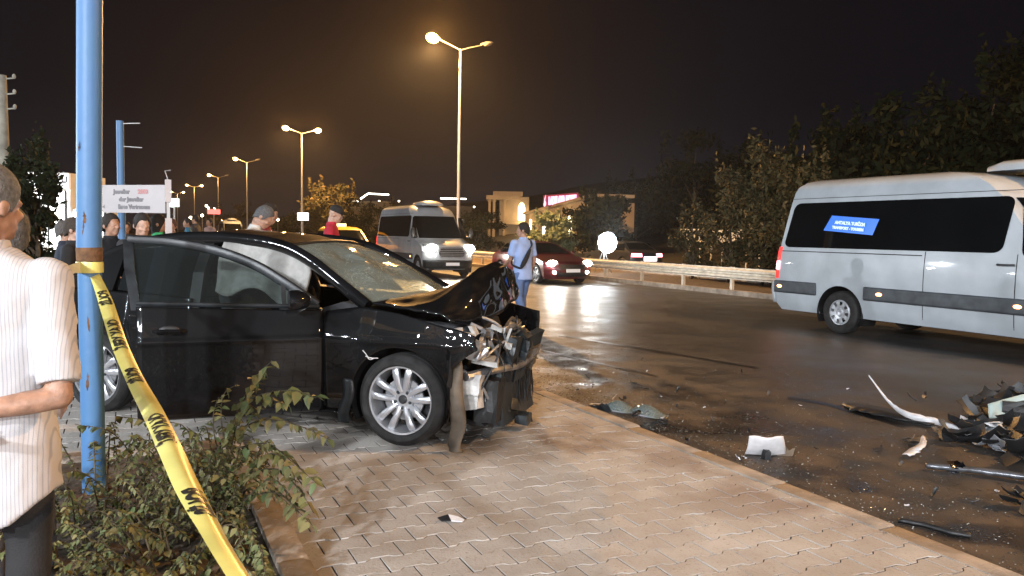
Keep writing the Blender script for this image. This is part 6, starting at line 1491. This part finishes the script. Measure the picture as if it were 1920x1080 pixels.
def scrap(name, label, c, size, m_, seed, parts=1, cat='car debris', group=None, flat=.5):
    g = random.Random(seed); b = MB()
    for k in range(parts):
        s_ = size * (g.uniform(.3, .75) if parts > 1 else .55); o_ = Vector((g.uniform(-.6, .6) * size, g.uniform(-.6, .6) * size, g.uniform(.0, .35) * size * flat)) if parts > 1 else Vector((0, 0, 0))
        ax = Vector((g.uniform(-.7, .7), g.uniform(-.7, .7), g.uniform(.4, 1.2))).normalized(); M_ = Matrix.Translation(o_) @ (ax.to_track_quat('Z', 'X').to_matrix().to_4x4() @ Matrix.Rotation(g.uniform(0, 6), 4, 'Z'))
        bend = g.uniform(-1.6, 1.6); wd_ = g.uniform(.18, .5); nu = 7; up_ = [g.uniform(.7, 1.1) for _ in range(nu + 1)]; lo_ = [g.uniform(.6, 1.1) for _ in range(nu + 1)]; th = .004
        def pt(i, v, t):
            a = (i / nu - .5) * bend; r_ = s_ / (abs(bend) + .2) * 2
            x = (math.sin(a) * r_ if abs(bend) > .15 else (i / nu - .5) * s_ * 1.6); z = (1 - math.cos(a)) * r_
            return M_ @ Vector((x, s_ * wd_ * (up_[i] if v > 0 else lo_[i]) * v, z + t + .08 * s_ * v * v))
        vs = [pt(i, v, t) for t in (0, th) for i in range(nu + 1) for v in (-1, 0, 1)]; m = (nu + 1) * 3; fs = []
        for i in range(nu):
            for q in range(2):
                a = i * 3 + q; fs += [(a, a + 3, a + 4, a + 1), (a + m, a + 1 + m, a + 4 + m, a + 3 + m)]
            for e in (0, 2): fs.append((i * 3 + e, i * 3 + 3 + e, i * 3 + 3 + e + m, i * 3 + e + m))
        for i in (0, nu):
            for q in range(2): a = i * 3 + q; fs.append((a, a + 1, a + 1 + m, a + m))
        b.add(vs, fs)
    z0 = min(v[2] for v in b.v); b.v = [(v[0], v[1], v[2] - z0 + .002) for v in b.v]
    o = b.build(name, m_, None, 35); o.location = c; o.rotation_euler = (0, 0, g.uniform(0, 6)); return tag(o, label, cat, group)
# white curved panel piece standing near the kerb
strip('wreck_fragment', 'flat black sheet modelling the shadow of the curved white strip on the road', 'car debris', [G(1588, 756, .01), G(1640, 762, .03), G(1700, 775, .04), G(1765, 795, .03)], [.10, .34, .30, .14], .012, BK)  # black sheet laid in the shape of the curved strip's shadow
c0 = G(1437, 856)
pz = thing('headlamp_cover', 'curved white panel fragment standing on the road near the kerb', 'car debris', c0, R(-27))
b = MB(); b.grid(lambda u, v: Vector((lerp(-.15, .10 + .05 * v, u), -.05 + .09 * (v * v) - .02 * math.sin(PI * u), lerp(.165, .0, v) + .015 * math.sin(u * 9) * (1 - v) * .4)), 12, 10); solid(b.build('panel', K['shard_white'], pz, 50), .006, 0)
b = MB(); b.add([(.08, .02, .0), (.20, .03, .0), (.22, .04, .06), (.17, .035, .04), (.14, .03, .09), (.10, .03, .05)], [(0, 1, 2, 3, 4, 5)]); solid(b.build('torn_edge', K['tan_plastic'], pz, 0), .01)
b = MB(); jbox(b, (-.02, -.07, .03), (.05, .05, .06), .3); b.build('lamp_socket', BK, pz, 0)
# clear headlamp pieces by the kerb end
for k, (a, c, lab) in enumerate(((( 1135, 765), (1185, 775), 'clear curved headlamp glass nearest the wreck along the kerb'), ((1185, 772), (1240, 785), 'second clear headlamp shell lying on the road beside the kerb'))):
    p0, p1 = G(*a), G(*c); ctr_ = (p0 + p1) / 2; t = thing('headlamp', lab, 'car debris', ctr_, math.atan2((p1 - p0).y, (p1 - p0).x)); L_ = (p1 - p0).length * .55
    b = MB(); b.grid(lambda u, v: Vector((lerp(-L_, L_, u), lerp(-.09, .09, v), .012 + .085 * math.sin(PI * u) * math.sin(PI * v) ** .7)), 14, 8); b.build('lens', K['clear_plastic'], t, 60)
    b = MB(); b.tube([Vector((L_ * math.cos(a_), .09 * math.sin(a_), .012)) for a_ in [2 * PI * j / 20 for j in range(21)]], .008, 6); b.build('rim', K['chrome_strip'], t)
    b = MB()
    for j in range(5): jbox(b, (rnd.uniform(-L_, L_) * .7, rnd.uniform(-.12, .02), .02), (rnd.uniform(.05, .12), rnd.uniform(.03, .06), rnd.uniform(.02, .05)), .3, (rnd.uniform(-1, 1), rnd.uniform(-1, 1), rnd.uniform(-1, 1)))
    b.build('reflector', K['chrome'] if k else K['slate_plastic'], t, 0)
strip('trim_strip', 'dark flat plastic strip lying along the kerb by the clear headlamps', 'car debris', [G(1112, 757, .01), G(1150, 758, .03), G(1178, 764, .02)], [.10, .18, .10], .01, BK)
strip('bumper_bar', 'long straight bar with a bright edge lying across the road at the right', 'car debris', [G(1735, 872, .03), G(1790, 876, .035), G(1850, 882, .035), G(1935, 893, .04)], [.045, .06, .07, .07], .03, mat('dull_bar', (.16, .165, .18), .3, .5, .3, 6))
strip('rubber_seal', 'long dark rubber seal lying just off the kerb at the bottom right', 'car debris', [G(1685, 975, .012), G(1740, 985, .014), G(1795, 1000, .012), G(1818, 1003, .012)], [.03, .035, .035, .03], .02, BK)
for k, (px, py, s, m_, n_, lab) in enumerate([(1905, 785, .40, 'black_plastic', 9, 'tangle of dark broken plastic at the right edge of the road'), (1890, 838, .40, 'black_plastic', 10, 'black heap of torn bumper parts below the pale bumper skin'), (1822, 836, .32, 'black_plastic', 7, 'flat black scraps in the shade of the debris heap'), (1702, 830, .16, 'tan_plastic', 4, 'brownish curved scrap with a pale edge left of the debris heap'), (1655, 845, .09, 'rubber', 2, 'dark round scrap on the road left of the debris heap'), (1910, 955, .16, 'black_plastic', 7, 'dark scrap pile at the lower right edge of the road'), (1730, 752, .14, 'black_plastic', 3, 'black scrap beside the tip of the curved strip'), (990, 712, .12, 'black_plastic', 3, 'black scrap under the nose of the wreck at the kerb end'), (1290, 826, .05, 'chrome', 4, 'shiny cluster of glass at the kerb edge'), (1195, 722, .09, 'slate_plastic', 2, 'small grey scrap on the road beyond the clear headlamps'), (1385, 862, .055, 'chrome', 3, 'shiny scrap touching the kerb left of the white panel fragment'), (1845, 765, .16, 'shard_white', 3, 'white ribbed bracket standing in the debris heap'), (1868, 815, .34, 'black_plastic', 8, 'grey heap of broken bumper pieces in the middle of the debris'), (1780, 815, .18, 'grey_plastic', 5, 'grey scraps behind the pale bumper skin'), (1915, 870, .30, 'black_plastic', 8, 'black scraps at the right picture edge above the long bar'), (1900, 742, .22, 'black_plastic', 6, 'black torn pieces sticking up at the right picture edge'), (1800, 800, .20, 'shard_white', 3, 'pale broken skin pieces between the curved strip and the heap'), (1858, 850, .16, 'alloy', 4, 'silver broken pieces in front of the dark heap'), (1788, 884, .12, 'chrome', 3, 'shiny broken bits beside the long bar'), (1240, 795, .10, 'slate_plastic', 5, 'dark scraps between the kerb and the clear headlamps'), (1165, 752, .10, 'black_plastic', 4, 'dark scraps at the kerb before the clear headlamps')]):
    scrap('car_fragment', lab, G(px, py), s, K[m_], 200 + k, n_)
q = G(1700, 838); strip('trim_hook', 'thin white hooked trim piece in front of the debris heap', 'car debris', [G(1692, 852, .03), G(1705, 842, .05), G(1722, 833, .08), G(1728, 818, .10)], [.06, .09, .06, .02], .005, K['shard_white'])
w_ = thing('torn_wing', 'pale green bumper corner cut by the right edge of the picture', 'car debris', G(1925, 800), R(-40))
b = MB(); b.grid(lambda u, v: Vector((-.30 + .6 * u, .1 * math.sin(2 * u) + .05 * v, .30 * v * (.4 + .6 * u) + .05)), 10, 6); solid(b.build('skin', mat('pale_green_paint', (.40, .50, .48), .3, 0, .1, 3, coat=.6), w_, 60), .006)
b = MB(); jbox(b, (.05, .12, .12), (.5, .12, .2), .3); b.build('backing', BK, w_, 0)
# white chip on the pavers, with its cast shadow added as a black piece
c0 = gnd(850, 981, PZ); t = thing('plastic_chip', 'small white triangular chip lying on the pavers, its shadow modelled in black', 'car debris', c0 + Vector((0, 0, .004)), R(-27))
b = MB(); b.prism([(-.01, -.005, .012), (.045, .005, .006), (.055, .02, .010), (.02, .035, .02), (-.03, .035, .03)], (0, 0, 0), (0, 0, -.006)); b.build('white_chip', K['shard_white'], t, 0)
b = MB(); b.prism([(-.03, .035, .03), (-.01, -.002, .012), (-.06, .0, .008), (-.085, .03, .014)], (0, 0, 0), (0, 0, -.005)); b.build('chip_shadow', BK, t, 0)
# countable small fragments scattered on the road
g_ = random.Random(99); fr_p = []
for k in range(3): fr_p.append(scrap('plastic_fragment', 'small broken plastic fragment scattered on the road', (0, 0, 0), (.042, .055, .07)[k], K[('shard_white', 'grey_plastic', 'slate_plastic')[k]], 300 + k, 1, 'car debris', 'small fragments scattered on the road'))
spots = [(1105, 667), (1190, 728), (1205, 675), (1213, 697), (1340, 697), (1305, 740), (1240, 745), (1270, 763), (1270, 735), (1125, 735), (1083, 734), (1530, 845), (1600, 850), (1688, 872), (1597, 925), (1700, 950), (1828, 944), (1360, 757), (1420, 775), (1335, 790), (1390, 700), (1500, 762), (1440, 740), (1560, 820), (1590, 730), (1475, 705), (1320, 712), (1010, 655), (1005, 640), (1100, 710), (1150, 700), (1660, 905), (1750, 930), (1870, 925), (1460, 800), (1405, 812), (1320, 765)]
for k, (px, py) in enumerate(spots):
    o = fr_p[k] if k < 3 else fr_p[k % 3].copy()
    if k >= 3: COL.objects.link(o)
    q = G(px, py); o.location = (q.x, q.y, .003); o.rotation_euler = (g_.uniform(-.3, .3), g_.uniform(-.3, .3), g_.uniform(0, 6)); s = g_.uniform(.5, 1.25); o.scale = (s, s, s)
# uncountable grit and crumbs of glass
def grit(name, n, spread, m_, seed, smin, smax, z):
    g = np.random.default_rng(seed); b = MB()
    for _ in range(n):
        x, y = spread(g); s = g.uniform(smin, smax); a = g.uniform(0, 6); t_ = g.uniform(0, .6)
        p = [(x + s * math.cos(a + q), y + s * .8 * math.sin(a + q), z + s * (.1 + t_ * (.5 + .5 * math.cos(q)))) for q in (0, 2.0, 4.1)] + [(x, y, z + s * .5)]
        b.add(p, [(0, 1, 3), (1, 2, 3), (2, 0, 3)])
    o = b.build(name, m_, None, 0); o['kind'] = 'stuff'; return o
def sp_road(g):
    while True:
        x = 3.65 + abs(g.normal()) * (.5 if g.random() < .45 else 1.9); y = 5.2 + g.normal() * 2.6
        if x < 9 and y > .5: return x, y
def sp_pave(g): return 2.75 + g.normal() * .45, 5.0 + g.normal() * .75
K['glass_crumb'] = mat('glass_crumb', (.55, .60, .60), .08, 0, .1, 20, spec=1.0)
K['brown_crumb'] = mat('brown_crumb', (.065, .046, .032), .9, 0, .3, 20)
grit('glass_crumbs', 3600, sp_road, K['glass_crumb'], 3, .002, .0085, .002)
grit('dirt_crumbs', 6000, sp_road, K['brown_crumb'], 4, .004, .014, .001)
grit('pavement_crumbs', 160, sp_pave, K['glass_crumb'], 5, .003, .012, PZ + .002)

# ------------------------------------------------------------------ lit vehicles far down the road
far = copy_tree(van2); q = onx(425, 430, 9.6); far.location = (10.4, q.y + 4.6, 0); far['label'] = 'far white minibus with its headlights on, left of the grey-haired person'; 
for ch in list(far.children):
    if ch.type == 'LIGHT': bpy.data.objects.remove(ch)
MS = Shell(z=[.20, .32, .55, .72, .85, .95, 1.0, 1.08, 1.4, 1.7, 1.80, 1.84], xf=[.75, .85, .88, .86, .78, .35, .1, -.15, -.62, -1.05, -1.3, -1.7], xr=[-3.5, -3.6, -3.62, -3.6, -3.58, -3.56, -3.55, -3.52, -3.45, -3.38, -3.3, -3.1], w=[.84, .88, .91, .915, .91, .90, .895, .88, .82, .74, .60, .3], bf=[.3] * 6 + [.15] * 6, br=[.15] * 12, p=3)
tx_ = thing('taxi_van', 'yellow taxi van with dark windows left of the oncoming white minibus', 'taxi', (9.0, 33.6, 0), R(-90))
lv2 = [.2, .26, .32, .4, .48, .55, .63, .72, .8, .85, .9, .95, 1.0, 1.08, 1.2, 1.3, 1.4, 1.5, 1.6, 1.7, 1.75, 1.8, 1.825, 1.84]
MS.body(lv2, [(0, .32), (-2.72, .32)], .375, 14, 64).build('body', K['yellow_paint'], tx_, 38)
MS.front_patch(-.88, .88, 1.1, 1.68, .006, -.84, .84).build('windscreen', K['privacy_glass'], tx_, 40)
for sg in (-1, 1):
    MS.side_patch(sg, (-.75, -1.15, -1.75, -1.75, 1.08, 1.62), .006, .05, .1).build('side_window', K['privacy_glass'], tx_, 40); MS.side_patch(sg, (-1.83, -1.83, -3.3, -3.2, 1.08, 1.62), .006, .04, .1).build('side_window', K['privacy_glass'], tx_, 40)
    h = MB(); h.grid(lambda u, v: MS.front(sg * lerp(.55, .93, u), lerp(.72, .86, v)) + Vector((.01, 0, 0)), 8, 4); h.build('headlight', K['lamp_glass'], tx_, 50)
    for wx_ in (0, -2.72): make_wheel(tx_, (wx_, sg * .79, .32), sg, .32, .21, .225, 'seven')
b = MB()
for wx_ in (0, -2.72):
    for sg in (-1, 1): wheel_well(b, wx_, .32, .378, .58, .875, sg)
b.build('underbody', BK, tx_)
b = MB(); b.box((-1.9, 0, 1.91), (.18, .4, .13)); b.build('roof_sign', emit('taxi_sign', (1, .75, .3), 2.5), tx_, 0)
# ------------------------------------------------------------------ night haze round the whole place
def haze(density):
    b = MB(); b.box((20, 180, 14.4), (560, 560, 31.2)); o = b.build('haze', [], None, 0); o['kind'] = 'stuff'
    m_ = bpy.data.materials.new('haze_air'); m_.use_nodes = True; t = m_.node_tree
    t.nodes.remove(t.nodes['Principled BSDF']); v = t.nodes.new('ShaderNodeVolumePrincipled'); v.inputs['Density'].default_value = density; v.inputs['Color'].default_value = (.9, .88, .86, 1); v.inputs['Anisotropy'].default_value = .6
    t.links.new(v.outputs[0], t.nodes['Material Output'].inputs['Volume']); o.data.materials.append(m_)
HAZE = 0.0003
if HAZE: haze(HAZE)
